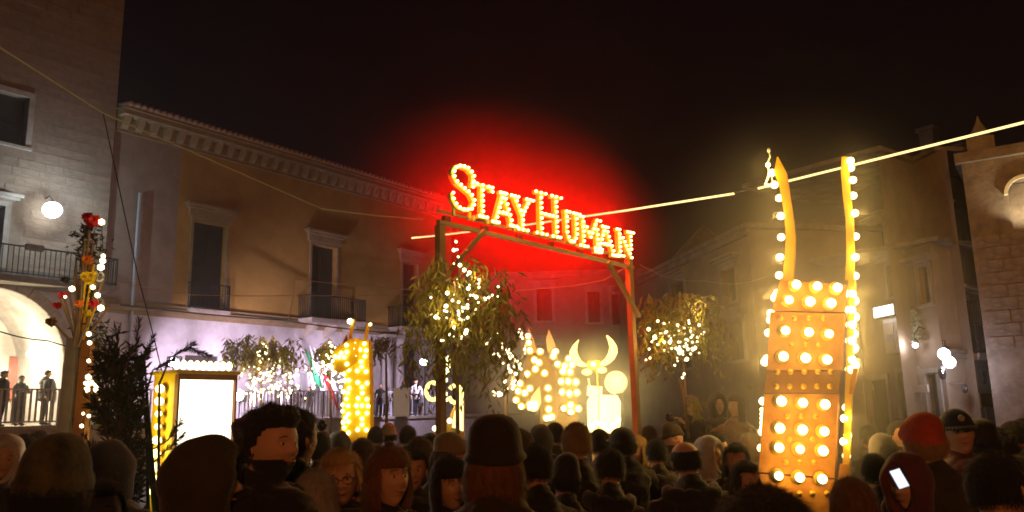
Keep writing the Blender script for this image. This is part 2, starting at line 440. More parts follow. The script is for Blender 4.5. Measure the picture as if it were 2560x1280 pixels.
# voussoirs
for i in range(17):
    a = math.pi * (i + .5) / 17; m_ = MB(); hw = math.pi / 17 / 2 * .93
    pr = lambda q, r_: (ARX + r_ * math.cos(q), ARS + r_ * math.sin(q))
    p = [pr(a - hw, rad + .01), pr(a + hw, rad + .01), pr(a + hw, rad + .36), pr(a - hw, rad + .36)]
    m_.hexa([FT(x, .002, z) for x, z in p] + [FT(x, .05, z) for x, z in p]); m_.build('voussoir', M_stone, tow)
# stone blocks, proud of the mortar
key = [unitmesh(m_, 'stone_block') for m_ in (M_block, mk('tower_stone_warm', (.27, .185, .12), (.34, .24, .16), 2.3, .92, .6, bscale=9), mk('tower_stone_dull', (.22, .155, .10), (.30, .22, .15), 2.0, .92, .6, bscale=9))]
z = ARZ + .45; nb = 0; row = 0
while z < 15.6:
    hh = random.choice((.31, .34, .37)); t = TR - (random.uniform(.2, .6)); first = True; a1 = TR - .004
    while a1 > -6.3:
        wd = random.uniform(.55, .95); a0 = a1 - wd
        inside = any(a1 > h[0] - .2 and a0 < h[1] + .2 and z + hh > h[2] - .15 and z < h[3] + .2 for h in (WT, WB))
        if not inside and nb < 296:
            pr_ = random.uniform(.003, .012)
            put('stone_block', random.choice(key), tow, FT((a0 + a1) / 2, pr_ / 2 + .001, z + hh / 2), (0, 0, FT.rz), (wd - .022, pr_, hh - .022), world=True); nb += 1
        a1 = a0
    z += hh; row += 1
mb = MB()
while z < 20:
    hh = .35; a1 = TR - .004
    while a1 > -6:
        wd = random.uniform(.55, .95); FT.box(mb, a1 - wd + .011, a1 - .011, .001, random.uniform(.008, .03), z, z + hh - .022); a1 -= wd
    z += hh
o = mb.build('upper_stonework', M_block, tow); o['kind'] = 'stuff'
window(FT, WT, tow, depth=.35); window(FT, WB, tow, depth=.35, lintel=.12)
BZ = FT.hit(90, 690, .9)[1]; BH = FT.hit(90, 618, .9)[1] - BZ
balcony(FT, -6.3, FT.hit(300, 650, .9)[0], BZ, tow, out=.9, hgt=BH, slabm=M_dkstone, step=.16)
mb = MB(); FT.box(mb, TL, TR, .001, .22, ARZ + .42, ARZ + .62); mb.build('string_course', M_dkstone, tow)
mb = MB(); tf = FT.hit(83, 618, .9)[0]; FT.box(mb, tf - .26, tf + .26, .92, 1.08, BZ + BH - .14, BZ + BH + .05); tag(mb.build('flower_box', M_dkstone), 'small dark flower box hooked on the tower balcony railing', 'planter')
# drainpipe
mb = MB(); p0 = FP.hit(288, 440); 
mb.tube([FP(.12, .12, z) for z in (2.0, 5, 8, ZC - 2.2)], .055, 10)
for z in (3, 5.3, 7.6): mb.tube([FP(.12, .12, z), FP(.12, .12, z + .08)], .075, 10)
mb.build('drainpipe', mk('zinc', (.42, .44, .46), (.35, .36, .38), 8, .4, metal=.3), pal)
# terrace in front
mb = MB(); FP.box(mb, -12, END + 3, -.0, 3.2, 0, TERR - .12)
mb.build('terrace_wall', M_pale)['kind'] = 'structure'
mb = MB(); FP.box(mb, -12, END + 3, -4, 3.3, TERR - .118, TERR)
mb.build('terrace_floor', M_stone)['kind'] = 'structure'

# terrace barrier panels
def barrier(F_, t0, t1, o, z, lab, grp='white crowd barriers along the terrace edge'):
    e = empty('crowd_barrier', F_(t0, o, z), F_.rz, lab, 'barrier', grp)
    r = MB()
    for zz in (.12, 1.06): r.bar(F_(t0, o, z + zz), F_(t1, o, z + zz), .045, .045)
    for t_ in (t0, t1): r.bar(F_(t_, o, z), F_(t_, o, z + 1.08), .05, .05)
    for t_ in (t0 + .3, t1 - .3): r.bar(F_(t_, o - .25, z + .02), F_(t_, o + .25, z + .02), .05, .04)
    r.build('frame', M_white, e)
    if 'slat' not in UM: UM['slat'] = unitmesh(M_white, 'slat')
    n_ = int((t1 - t0) / .155)
    for i in range(1, n_): put('slat', UM['slat'], e, F_(t0 + (t1 - t0) * i / n_, o, z + .59), (0, 0, F_.rz), (.062, .02, .9), world=True)
where = ['beside the lit box', 'behind the man with the profile head', 'below the tricolour flags', 'left of the small giraffe', 'right of the small giraffe', 'before the speaker in blue', 'under the weeping tree']
ts0 = FP.hit(600, 1000, 3.05)[0]; ts1 = FP.hit(1095, 1000, 3.05)[0]; n = 7
for i in range(n):
    a = ts0 + (ts1 - ts0) * i / n; b = ts0 + (ts1 - ts0) * (i + 1) / n
    barrier(FP, a + .04, b - .04, 3.05, TERR, 'white slatted crowd barrier on the terrace edge ' + where[i])
for i, wh in enumerate(('in front of the bright arch at the frame edge', 'before the leaning silhouettes in the arch', 'nearest the flower pole')):
    a = FP.hit(0, 1010, 3.05)[0] - .3 + i * 2.0
    barrier(FP, a, a + 1.9, 3.05, TERR, 'railing panel ' + wh)

# ---------------------------------------------------------------- buildings at the far side and on the right
def block(name, F_, length, h, m, label, wins=(), deep=8, roofm=None, off=0, eave=.25, lintels=True, balc=()):
    e = empty(name, F_(0, 0, 0), 0, label, 'building')
    mb = MB(); wall_holes(F_, mb, 0, length, 0, h, list(wins), .3)
    mb.poly([F_(0, 0, 0), F_(0, 0, h), F_(0, -deep, h), F_(0, -deep, 0)]); mb.poly([F_(length, 0, 0), F_(length, -deep, 0), F_(length, -deep, h), F_(length, 0, h)])
    mb.build('wall', m, e)
    mb = MB(); F_.box(mb, -eave, length + eave, -deep, eave, h + .002, h + .16); F_.box(mb, -eave * .5, length + eave * .5, .002, eave * .6, h - .22, h); mb.build('cornice', M_dkstone, e)
    mb = MB(); mb.poly([F_(-eave, eave, h + .165), F_(length + eave, eave, h + .165), F_(length + eave, -deep, h + .9), F_(-eave, -deep, h + .9)]); mb.build('roof', M_tile, e)
    for i, W in enumerate(wins):
        window(F_, W, e, fm=M_grey, lintel=.2 if lintels else None, depth=.3)
        if i in balc: balcony(F_, W[0] - .3, W[1] + .3, W[2], e, out=.4, slabm=M_dkstone)
    return e
# across the back (seen reddish behind the sign)
FB = Face((-5.2, 47), (1, -.03))
def fr(F_, px0, px1, py0, py1):
    xm, ym = (px0 + px1) / 2, (py0 + py1) / 2
    return (F_.hit(px0, ym)[0], F_.hit(px1, ym)[0], F_.hit(xm, py1)[1], F_.hit(xm, py0)[1])
block('back_house', FB, 14.5, 9.6, M_brown, 'plain brown house closing the square behind the letter sign', [fr(FB, 1342, 1380, 722, 802), fr(FB, 1470, 1500, 730, 806), fr(FB, 1240, 1272, 722, 802), fr(FB, 1342, 1376, 860, 930), fr(FB, 1530, 1560, 735, 812)])
# house running from behind the right post towards the giraffe
P1 = at(1560, 1024, 41); P2 = at(1905, 1016, 27)
FG = Face((P1.x, P1.y), (P2.x - P1.x, P2.y - P1.y)); LG = (P2 - P1).length
hG = FG.hit(1800, 606)[1]
block('side_house', FG, LG, hG, M_brown, 'brown house with pale window surrounds between the right sign post and the big giraffe', [fr(FG, 1679, 1712, 705, 760), fr(FG, 1808, 1842, 672, 756), fr(FG, 1826, 1862, 805, 900), fr(FG, 1700, 1730, 830, 920)], lintels=True)
# gable roof behind it
mb = MB(); a = at(1650, 700, 43); b = at(1756, 572, 43); c_ = at(1900, 690, 43); dv = Vector((0, 5, 0))
lo = lambda p: Vector((p.x, p.y, 0))
gb = empty('gabled_house', lo(a), 0, 'dark gabled house whose peak shows above the side house roof', 'building')
mb.poly([lo(a), lo(c_), Vector((c_.x, c_.y, c_.z)), b, Vector((a.x, a.y, a.z))]); mb.build('wall', M_brown, gb)
mb = MB(); 
for s_, e_ in ((a, b), (b, c_)):
    mb.hexa([s_ - dv * .06, e_ - dv * .06, e_ + dv, s_ + dv] + [q + Vector((0, 0, .18)) for q in (s_ - dv * .06, e_ - dv * .06, e_ + dv, s_ + dv)])
mb.build('roof', M_tile, gb)

# corner house on the right: left face and right face meet at an edge near px 2350
Pc = at(2372, 1005, 23.5); Pl = at(2050, 1012, 31); Pr = at(2600, 1000, 27.5)
FL = Face((Pl.x, Pl.y), (Pc.x - Pl.x, Pc.y - Pl.y)); LL = (Vector((Pc.x, Pc.y)) - Vector((Pl.x, Pl.y))).length
FR = Face((Pc.x, Pc.y), (Pr.x - Pc.x, Pr.y - Pc.y)); LR = (Vector((Pr.x, Pr.y)) - Vector((Pc.x, Pc.y))).length
hC = FR.hit(2350, 612)[1]
ch = empty('corner_house', (Pc.x, Pc.y, 0), 0, 'tan corner house lit by the violet street lamp, with one tall shuttered balcony window', 'building')
wR = [fr(FR, 2414, 2449, 748, 882), fr(FR, 2452, 2478, 926, 962)]
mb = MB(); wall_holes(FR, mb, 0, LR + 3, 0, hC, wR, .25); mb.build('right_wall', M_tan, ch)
dLs = [fr(FL, 2255, 2300, 930, 1050), fr(FL, 2320, 2350, 935, 1050), fr(FL, 2170, 2222, 950, 1050)]
dLs = [(h[0], h[1], 0.02, h[3]) for h in dLs]; uLs = [fr(FL, 2222, 2250, 660, 740), fr(FL, 2300, 2326, 665, 760)]
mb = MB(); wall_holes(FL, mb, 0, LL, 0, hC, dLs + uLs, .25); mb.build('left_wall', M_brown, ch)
for h in dLs: window(FL, h, ch, fm=M_grey, depth=.25, name='doorway')
for h in uLs: window(FL, h, ch, fm=M_grey, lintel=.1, depth=.25, wide=.12)
window(FR, wR[0], ch, fm=M_stone, lintel=.12, depth=.25, wide=.14); window(FR, wR[1], ch, fm=M_grey, depth=.25, wide=.12)
balcony(FR, wR[0][0] - .25, wR[0][1] + .25, wR[0][2] + .0, ch, out=.4, hgt=.85)
mb = MB(); zS = FR.hit(2450, 892)[1]
FR.box(mb, 0, LR + 3, .002, .12, zS - .1, zS + .06); FR.box(mb, 0, LR + 3, .002, .2, zS + .062, zS + .16); mb.build('string_course', M_dkstone, ch)
mb = MB(); FR.box(mb, -.1, LR + 3, -4, .3, hC, hC + .14); mb.build('cornice', M_dkstone, ch)
mb = MB(); FL.box(mb, -.1, LL - .35, -3, .25, hC + .002, hC + .138); mb.build('cornice', M_dkstone, ch)
# upper storey, set back a little
uo = -1.1
FU = Face(tuple(FR(-.3, uo, 0))[:2], tuple(FR.u)[:2]); FUL = Face(tuple(FL(0, uo, 0))[:2], tuple(FL.u)[:2])
hU = FU.hit(2340, 430)[1]
wU = [fr(FU, 2385, 2412, 535, 612)]
us = empty('upper_house', FU(0, 0, 0), 0, 'taller dim stone house rising behind the corner house roof, one narrow window', 'building')
mb = MB(); wall_holes(FU, mb, 0, LR + 2, 0, hU, wU, .25); mb.build('right_wall', M_brown, us)
mb = MB(); wall_holes(FUL, mb, 2.0, LL - .2, 0, hU, [fr(FUL, 2182, 2215, 560, 670), fr(FUL, 2262, 2288, 575, 670)], .25); mb.build('left_wall', M_brown, us)
window(FUL, fr(FUL, 2182, 2215, 560, 670), us, fm=M_tan, depth=.25, lintel=.12, wide=.16)
window(FUL, fr(FUL, 2262, 2288, 575, 670), us, fm=M_grey, depth=.25, lintel=.12, wide=.14)
window(FU, wU[0], us, fm=M_grey, lintel=.1, depth=.25, wide=.12)
mb = MB(); FU.box(mb, -.2, LR + 2, -5, .2, hU, hU + .14); mb.build('cornice', M_dkstone, us)
mb = MB(); FUL.box(mb, 1.9, LL - .5, -4, .2, hU + .002, hU + .138); mb.build('cornice', M_dkstone, us)
# church flank with chimney-like piers behind
mb = MB()
FK = Face(tuple(FU(-1.5, -6, 0))[:2], tuple(FU.u)[:2])
hK = FK.hit(2400, 385)[1]
kc = empty('church_flank', FK(0, 0, 0), 0, 'dark church wall with upright buttress piers above the upper house', 'building')
mb = MB(); wall_holes(FK, mb, FK.hit(2296, 450)[0], FK.hit(2500, 450)[0], 0, hK - 1.0, [], .2); mb.build('wall', M_dkstone, kc)
for i, px in enumerate((2318, 2385, 2440)):
    t = FK.hit(px, 450)[0]; m_ = MB(); FK.box(m_, t - .35, t + .35, .01, .7, 0, hK + .3 - .35 * i); FK.box(m_, t - .45, t + .45, -.1, .8, hK + .302 - .35 * i, hK + .5 - .35 * i); m_.build('buttress', M_grey, kc)
# bell tower at the right edge with a lit arched niche
FN = Face(tuple(at(2482, 1000, 22.5))[:2], (.83, -.55))
bt = empty('bell_tower', FN(0, 0, 0), 0, 'stone bell tower at the edge with a floodlit arched niche', 'building')
nz0, nz1 = FN.hit(2545, 578)[1], FN.hit(2545, 447)[1]
nx0 = FN.hit(2522, 500)[0]; nr = .42; nxc = nx0 + nr; nzs = nz1 - nr
mb = MB(); wall_holes(FN, mb, 0, 6, 0, nz1 + .02, [(nx0, nx0 + 2 * nr, nz0, nz1 + .02)], .6)
hN = FN.hit(2520, 392)[1]
mb.poly([FN(0, 0, nz1 + .02), FN(6, 0, nz1 + .02), FN(6, 0, hN), FN(0, 0, hN)])
mb.poly([FN(0, 0, 0), FN(0, 0, hN), FN(0, -5, hN), FN(0, -5, 0)])
arc2 = [(nxc + nr * math.cos(math.pi * i / 14), nzs + nr * math.sin(math.pi * i / 14)) for i in range(15)]
for a, b in zip(arc2, arc2[1:]): mb.poly([FN(b[0], 0, b[1]), FN(a[0], 0, a[1]), FN(a[0], 0, nz1 + .02), FN(b[0], 0, nz1 + .02)])
mb.poly([FN(nx0, -.6, nz0), FN(nx0 + 2 * nr, -.6, nz0), FN(nx0 + 2 * nr, -.6, nz1), FN(nx0, -.6, nz1)])
mb.build('wall', M_dkstone, bt)
mb = MB()
for i in range(14):
    a, b = arc2[i], arc2[i + 1]; ex = lambda p: (nxc + (p[0] - nxc) * 1.22, nzs + (p[1] - nzs) * 1.22)
    A, B = ex(a), ex(b); mb.hexa([FN(x, .003, z) for x, z in (a, b, B, A)] + [FN(x, .08, z) for x, z in (a, b, B, A)])
mb.build('niche_arch', M_cream, bt)
mb = MB(); FN.box(mb, -.15, 6, -5, .2, hN + .002, hN + .3); FN.box(mb, .2, .9, -.8, .1, hN + .302, hN + .7); mb.build('cornice', M_dkstone, bt)
mb = MB(); p = FN(.55, -.3, hN + .7)
mb.tube([p, p + Vector((0, 0, .15)), p + Vector((0, 0, .3)), p + Vector((0, 0, .55)), p + Vector((0, 0, .75))], [.2, .28, .2, .07, .02], 10); mb.build('finial', M_dkstone, bt)
for k in range(9):
    zz = nz0 - .35 - k * .36
    for j in range(3):
        ubox('stone_block', FN, .1 + j * .62 + (k % 2) * .2, .68 + j * .62 + (k % 2) * .2, .002, .03, zz, zz + .33, M_dkstone, bt)
lamp(FN(nxc + .1, .3, nz0 + .15), 160, (1, .82, .5), .05, bt, spot=120, to=FN(nxc - .1, -.5, nz1), name='niche_lamp')

# ================================================================== STREET LAMPS
def wall_lamp(F_, t, z, out, gm, label, r=.11, energy=200, color=(.75, .88, 1), arm=True):
    e = empty('wall_lamp', F_(t, 0, z), 0, label, 'street lamp')
    m_ = MB(); m_.tube([F_(t, .0, z + .45), F_(t, out * .5, z + .5), F_(t, out, z + .3), F_(t, out, z + .12)], .022, 8); m_.tube([F_(t, .005, z + .3), F_(t, .03, z + .3)], .02, 8)
    m_.tube([F_(t, out, z + .17), F_(t, out, z + .05)], [.05, .12], 14); m_.build('arm_and_shade', M_dark, e, True)
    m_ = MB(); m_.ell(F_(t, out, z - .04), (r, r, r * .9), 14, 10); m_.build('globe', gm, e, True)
    lamp(F_(t, out + .22 + r * .4, z - .02), energy, color, .08, e)
    return e
tq, zq = FT.hit(131, 522, .6)
wall_lamp(FT, tq, zq, .6, G_white, 'glaring blue-white lamp on the tower wall above the balcony', .30, 360, (.62, .82, 1))  # globe oversized so that its disc stands in for the lamp's flare
tq, zq = FR.hit(2366, 890, .5)
e = empty('street_lantern', FR(.0, 0, zq), 0, 'violet-white lantern cluster on the corner of the tan house', 'street lamp')
for dt, dz in ((-.13, .05), (.13, -.17)):
    m_ = MB(); m_.ell(FR(tq + dt, .5, zq + dz), (.16, .16, .17), 14, 10); m_.build('globe', G_violet, e, True)
m_ = MB(); m_.tube([FR(.15, .0, zq + .45), FR(tq, .5, zq + .42), FR(tq, .5, zq + .2)], .025, 8); m_.tube([FR(tq, .5, zq + .28), FR(tq, .5, zq + .17)], [.04, .2], 12); m_.build('bracket', M_dark, e, True)
lamp(FR(tq, .75, zq - .35), 85, (.80, .78, 1), .1, e)
tq2, zq2 = FR.hit(2358, 932, .45)
e = empty('traffic_mirror', FR(tq2, .45, zq2), 0, 'round traffic mirror under the violet lantern', 'mirror')
m_ = MB(); m_.tube([FR(tq2, .40, zq2), FR(tq2, .45, zq2)], .19, 20); m_.build('rim', M_dark, e, True)
m_ = MB(); m_.tube([FR(tq2, .452, zq2), FR(tq2, .46, zq2)], .15, 20); m_.build('glass', mk('mirror_glass', (.7, .7, .75), None, rough=.12, metal=1), e, True)
m_ = MB(); m_.bar(FR(tq2, 0, zq2), FR(tq2, .40, zq2), .03, .03); m_.build('arm', M_dark, e)
# small lamp with ivy, left face
tq3, zq3 = FL.hit(2288, 860, .35)
wall_lamp(FL, tq3, zq3, .35, G_violet, 'small pale lamp below the lit ivy on the grey wall', .085, 26, (.9, .88, 1))
random.seed(5); iv = MB()
for k in range(500):
    a = FL.hit(random.gauss(2287, 12), 770 + 90 * random.random() ** .7)
    p = FL(a[0], random.uniform(.02, .12), a[1]); u = Vector((random.uniform(-1, 1), random.uniform(-1, 1), random.uniform(-1, 1))).normalized(); v_ = u.cross(Vector((.3, .5, .8))).normalized()
    q = .04; iv.poly([p - u * q, p + v_ * q * .6, p + u * q, p - v_ * q * .6])
tag(iv.build('ivy', mk('pale_ivy', (.2, .22, .12), (.3, .32, .2), 8, .6)), 'pale climbing ivy on the grey wall above the small lamp', 'ivy')
# lit sign box over a door
a = FL.hit(2191, 777, .25); b = FL.hit(2243, 777, .25); zt = FL.hit(2217, 763, .25)[1]; zl = FL.hit(2217, 792, .25)[1]
e = empty('lit_sign_box', FL(a[0], .2, zl), 0, 'blank white glowing sign box high on the grey wall', 'sign')
m_ = MB(); FL.box(m_, a[0], b[0], .05, .35, zl, zt); m_.build('casing', M_dark, e)
m_ = MB(); FL.box(m_, a[0] + .02, b[0] - .02, .352, .37, zl + .02, zt - .02); FL.box(m_, a[0] - .02, a[0] - .002, .08, .33, zl + .02, zt - .02); m_.build('face', glow('sign_face', (.88, .93, 1), 2.6), e)
lamp(FL((a[0] + b[0]) / 2, .7, zl), 20, (.9, .95, 1), .1, e)
dz0 = FL.hit(2230, 885)[1]
m_ = MB(); FL.box(m_, a[0] + .05, b[0] + .15, .003, .10, dz0, zl - .06)
pd = m_.build('panelled_door', M_pale); tag(pd, 'pale panelled door leaf unit under the glowing sign box', 'door')
for i in range(2):
    for j in range(2):
        wd = (b[0] - a[0]) / 2 - .06; hh = (zl - .06 - dz0) / 2 - .16; t0_ = a[0] + .12 + i * (wd + .08); z0_ = dz0 + .1 + j * (hh + .1)
        ubox('panel', FL, t0_, t0_ + wd, .102, .125, z0_, z0_ + hh, M_tan, pd)
tb = FL.hit(2317, 972, .1)
m_ = MB(); FL.box(m_, tb[0] - .45, tb[0] + .35, .26, .32, tb[1] - .1, tb[1] + .12); tag(m_.build('shop_board', M_pale), 'long pale blank shop board over the dark doorways', 'sign')
# round hanging sign, square sign
th, zh = FR.hit(2411, 971, .35)
e = empty('round_hanging_sign', FR(th, .35, zh), 0, 'round dark sign hanging from a bracket on the tan wall', 'sign')
m_ = MB(); m_.tube([FR(th, .33, zh), FR(th, .39, zh)], .13, 20); m_.build('disc', M_dark, e, True)
m_ = MB(); m_.tube([FR(th + .02, .391, zh), FR(th + .02, .396, zh)], .045, 12); m_.build('emblem', M_pale, e, True)
m_ = MB(); m_.bar(FR(th - .15, .0, zh + .16), FR(th, .35, zh + .16), .02, .02); m_.bar(FR(th, .35, zh + .16), FR(th, .35, zh + .10), .02, .02); m_.build('bracket', M_dark, e)
ps = at(2465, 1003, 9.5)
e = empty('square_post_sign', (ps.x, ps.y, 0), 0, 'square dark sign board on a thin post at the right', 'sign')
m_ = MB(); m_.box(ps.x - .07, ps.x + .07, ps.y - .015, ps.y + .015, ps.z - .07, ps.z + .09); m_.build('board', M_dark, e)
m_ = MB(); m_.tube([(ps.x, ps.y + .02, 0), (ps.x, ps.y + .02, ps.z)], .014, 8); m_.build('post', M_dark, e)

# ================================================================== LETTER SIGN
A0 = at(1103, 556, 9.0); 
A1 = at(1577, 668, 11.8)
FS = Face((A0.x, A0.y), (A1.x - A0.x, A1.y - A0.y)); LS = (Vector((A1.x, A1.y)) - Vector((A0.x, A0.y))).length
zB = (FS.hit(1103, 556)[1] + FS.hit(1577, 668)[1]) / 2
zA, zE = FS.hit(1103, 556)[1], FS.hit(1577, 668)[1]
sg = empty('letter_sign_gantry', FS(0, 0, 0), 0, 'timber gantry carrying bulb-studded letters that read STAY HUMAN', 'sign')
m_ = MB(); m_.bar(FS(-.05, 0, zA + .0), FS(LS + .05, 0, zE + .0), .06, .045); m_.bar(FS(-.05, 0.0, zA + .13), FS(LS + .05, 0.0, zE + .13), .03, .03); m_.build('beam', M_wood, sg)
m_ = MB(); m_.bar(FS(LS - .02, -.02, 0), FS(LS - .02, -.02, zE + .13), .088, .088, tuple(FS.u)); m_.build('post', M_wood, sg)
m_ = MB(); m_.bar(FS(.0, -.02, 0), FS(.0, -.02, zA - .03), .085, .085, tuple(FS.u)); m_.build('post', M_wood, sg)
tb_, zb_ = FS.hit(1507, 658); te_, ze_ = FS.hit(1588, 792)
m_ = MB(); m_.bar(FS(tb_, .09, zb_), FS(te_, .07, ze_), .06, .05, tuple(FS.u)); m_.build('brace', M_wood, sg)
ta_ = .62; m_ = MB(); m_.bar(FS(ta_, .09, zA - .02), FS(.02, .07, zA - .60), .05, .045, tuple(FS.u)); m_.build('brace', M_wood, sg)
LET = {
 'S': [[(.93, .70), (.95, .86), (.72, .98), (.4, 1.0), (.12, .90), (.04, .74), (.2, .60), (.5, .50), (.82, .40), (.98, .24), (.86, .07), (.55, 0), (.22, .04), (.04, .18), (.02, .32)]],
 'T': [[(.5, 1), (.5, 0)], [(.02, 1), (1, 1)], [(.02, .86), (.02, 1)], [(1, .86), (1, 1)], [(.32, 0), (.70, 0)]],
 'A': [[(.48, 1), (.12, 0)], [(.52, 1), (.88, 0)], [(.26, .36), (.76, .36)], [(-.02, 0), (.24, 0)], [(.76, 0), (1.04, 0)], [(.34, 1), (.6, 1)]],
 'Y': [[(.1, 1), (.5, .45)], [(.9, 1), (.5, .45)], [(.5, .45), (.5, 0)], [(-.08, 1), (.28, 1)], [(.72, 1), (1.08, 1)], [(.26, 0), (.74, 0)]],
 'H': [[(.2, 1), (.2, 0)], [(.8, 1), (.8, 0)], [(.2, .5), (.8, .5)], [(0, 1), (.38, 1)], [(.62, 1), (1, 1)], [(0, 0), (.38, 0)], [(.62, 0), (.92, 0)]],
 'U': [[(.2, 1), (.2, .28), (.34, .06), (.5, 0), (.66, .06), (.8, .28), (.8, 1)], [(.1, 1), (.38, 1)], [(.62, 1), (1, 1)]],
 'M': [[(.16, 0), (.16, 1)], [(.16, 1), (.5, .35)], [(.84, 1), (.5, .35)], [(.84, 1), (.84, 0)], [(-.02, 0), (.32, 0)], [(.68, 0), (1.02, 0)], [(0, 1), (.2, 1)], [(.8, 1), (1, 1)]],
 'N': [[(.16, 0), (.16, 1)], [(.16, 1), (.84, 0)], [(.84, 0), (.84, 1)], [(-.02, 0), (.34, 0)], [(0, 1), (.2, 1)], [(.66, 1), (1.02, 1)]],
}
M_letter = mk('gold_letter_paint', (.58, .54, .07), (.48, .43, .05), 7, .5)
lets = [('S', 1120, 1177, 418, 527), ('T', 1171, 1220, 466, 544), ('A', 1221, 1277, 486, 562), ('Y', 1272, 1319, 498, 576), ('H', 1330, 1393, 490, 590),
        ('U', 1399, 1439, 534, 608), ('M', 1440, 1491, 549, 620), ('A', 1478, 1531, 570, 636), ('N', 1533, 1573, 580, 643)]
for (ch_, x0, x1, yt, yb) in lets:
    t0 = FS.hit(x0, (yt + yb) / 2)[0]; t1 = FS.hit(x1, (yt + yb) / 2)[0]; xm = (x0 + x1) / 2
    zt = FS.hit(xm, yt)[1]; zl = FS.hit(xm, yb)[1]
    m_ = MB(); mpx = lambda p: (t0 + (t1 - t0) * p[0], zl + (zt - zl) * p[1]); spots = []
    for si, st in enumerate(LET[ch_]):
        pts = [mpx(p) for p in st]
        for a, b in zip(pts, pts[1:]):
            m_.bar(FS(a[0], .03 + .0015 * si, a[1]), FS(b[0], .03 + .0015 * si, b[1]), .056, .05, tuple(FS.n))
        ln = sum(math.dist(a, b) for a, b in zip(pts, pts[1:])); k = max(1, round(ln / .070))
        for i in range(k + 1):
            d = ln * i / k
            for a, b in zip(pts, pts[1:]):
                s_ = math.dist(a, b)
                if d <= s_ + 1e-6: q = (a[0] + (b[0] - a[0]) * d / s_, a[1] + (b[1] - a[1]) * d / s_); break
                d -= s_
            if all(math.dist(q, r_) > .047 for r_ in spots): spots.append(q)
    for q in (.15, .85):
        a = mpx((q, 0)); m_.bar(FS(a[0], .03, a[1]), FS(a[0], .03, zA + (zE - zA) * a[0] / LS + .1), .03, .03, tuple(FS.n))
    lt = m_.build('letter', M_letter, sg); lt['label'] = 'gold letter ' + ch_ + ' edged with bulbs'
    for q in spots: bulb(FS(q[0], .085, q[1]), .0185, lt)
    cx, cz = (t0 + t1) / 2, (zt + zl) / 2
    for dz in (-.25, .25): lamp(FS(cx, .30, cz + (zt - zl) * dz), 1.3, (1, .76, .16), .06, sg)
# red lamps added on the beam, behind the letters, to light the red volume
for i in range(6):
    t = LS * (.06 + .84 * i / 5); zz = zA + (zE - zA) * t / LS + .22; ow = -.16
    e = empty('red_glow_lamp', FS(t, ow, zz - .1), FS.rz, 'small red lamp added for the glow behind the letters, ' + ('at the S', 'behind the first A', 'behind the Y', 'behind the U', 'behind the M', 'at the final N')[i], 'floodlight', 'added red lamps on the sign beam')
    m_ = MB(); m_.box(-.05, .05, -.03, .03, -.05, .02); o = put('housing', m_.mesh('housing', M_dark), e)
    lamp(FS(t, ow * 1.25, zz + (.32 if i % 2 else .05)), 82, (1, .014, .001), .05, e)

# ================================================================== RED GLOW, BLOOM and HALO VOLUMES
def volume(name, dens, color, aniso=.0, grad=None):
    m = bpy.data.materials.new(name); m.use_nodes = True; nt = m.node_tree; n = nt.nodes; l = nt.links; n.clear()
    out = n.new('ShaderNodeOutputMaterial'); pv = n.new('ShaderNodeVolumePrincipled')
    pv.inputs['Color'].default_value = (*color, 1); pv.inputs['Density'].default_value = dens; pv.inputs['Anisotropy'].default_value = aniso
    l.new(pv.outputs[0], out.inputs['Volume'])
    if grad:
        tc = n.new('ShaderNodeTexCoord'); ln = n.new('ShaderNodeVectorMath'); ln.operation = 'LENGTH'
        l.new(tc.outputs['Object'], ln.inputs[0])
        mr = n.new('ShaderNodeMapRange'); mr.interpolation_type = 'SMOOTHERSTEP'
        mr.inputs['From Min'].default_value = 1.0; mr.inputs['From Max'].default_value = .12; mr.inputs['To Min'].default_value = 0; mr.inputs['To Max'].default_value = 1
        l.new(ln.outputs['Value'], mr.inputs['Value'])
        nz = n.new('ShaderNodeTexNoise'); nz.inputs['Scale'].default_value = 2.2; nz.inputs['Detail'].default_value = 2
        l.new(tc.outputs['Object'], nz.inputs['Vector'])
        m1 = n.new('ShaderNodeMath'); m1.operation = 'MULTIPLY'; l.new(mr.outputs[0], m1.inputs[0]); l.new(nz.outputs['Fac'], m1.inputs[1])
        m2 = n.new('ShaderNodeMath'); m2.operation = 'MULTIPLY'; m2.inputs[1].default_value = grad; l.new(m1.outputs[0], m2.inputs[0]); l.new(m2.outputs[0], pv.inputs['Density'])
    return m
sm_me = ico(3); sm_me.materials.clear(); sm_me.materials.append(volume('red_glow', 0, (1.0, .04, .02), .0, .55))  # scattering body that stands in for the glare of red-backed letters
pc = FS(LS * .64, -.62, zB + .42)
so = put('red_glow', sm_me, None, pc, (0, 0, FS.rz), (3.7, 1.35, 2.1)); tag(so, 'scattering cloud standing in for the red glow behind the letter sign', 'glow_volume', kind='stuff')
for nm_, c0_, rr_, dn_, lb_ in (('glow_volume', at(2030, 780, 6.0), (1.7, .9, 1.9), .38, 'thin volume added for the bulb bloom round the big giraffe'), ('glow_volume', at(1440, 960, 13.8), (2.5, 1.0, 1.5), .6, 'thin volume added for the golden bloom round the horned lantern and the donkey figure')):
    me_ = ico(3); me_.materials.clear(); me_.materials.append(volume('bloom_volume', 0, (.97, .95, .9), .3, dn_)); tag(put(nm_, me_, None, c0_, (0, 0, 0), rr_), lb_, 'glow_volume', kind='stuff')  # added volumes imitate lens bloom round the bulbs
hz = MB(); hz.box(-58, 58, -20, 75, -1, 30)
tag(hz.build('halo_haze', volume('halo_haze', .0013, (.95, .93, .9), .8)), 'thin scattering volume added over the square for lamp halos', 'halo_haze', kind='stuff')  # added so that the lamps get soft halos in the air

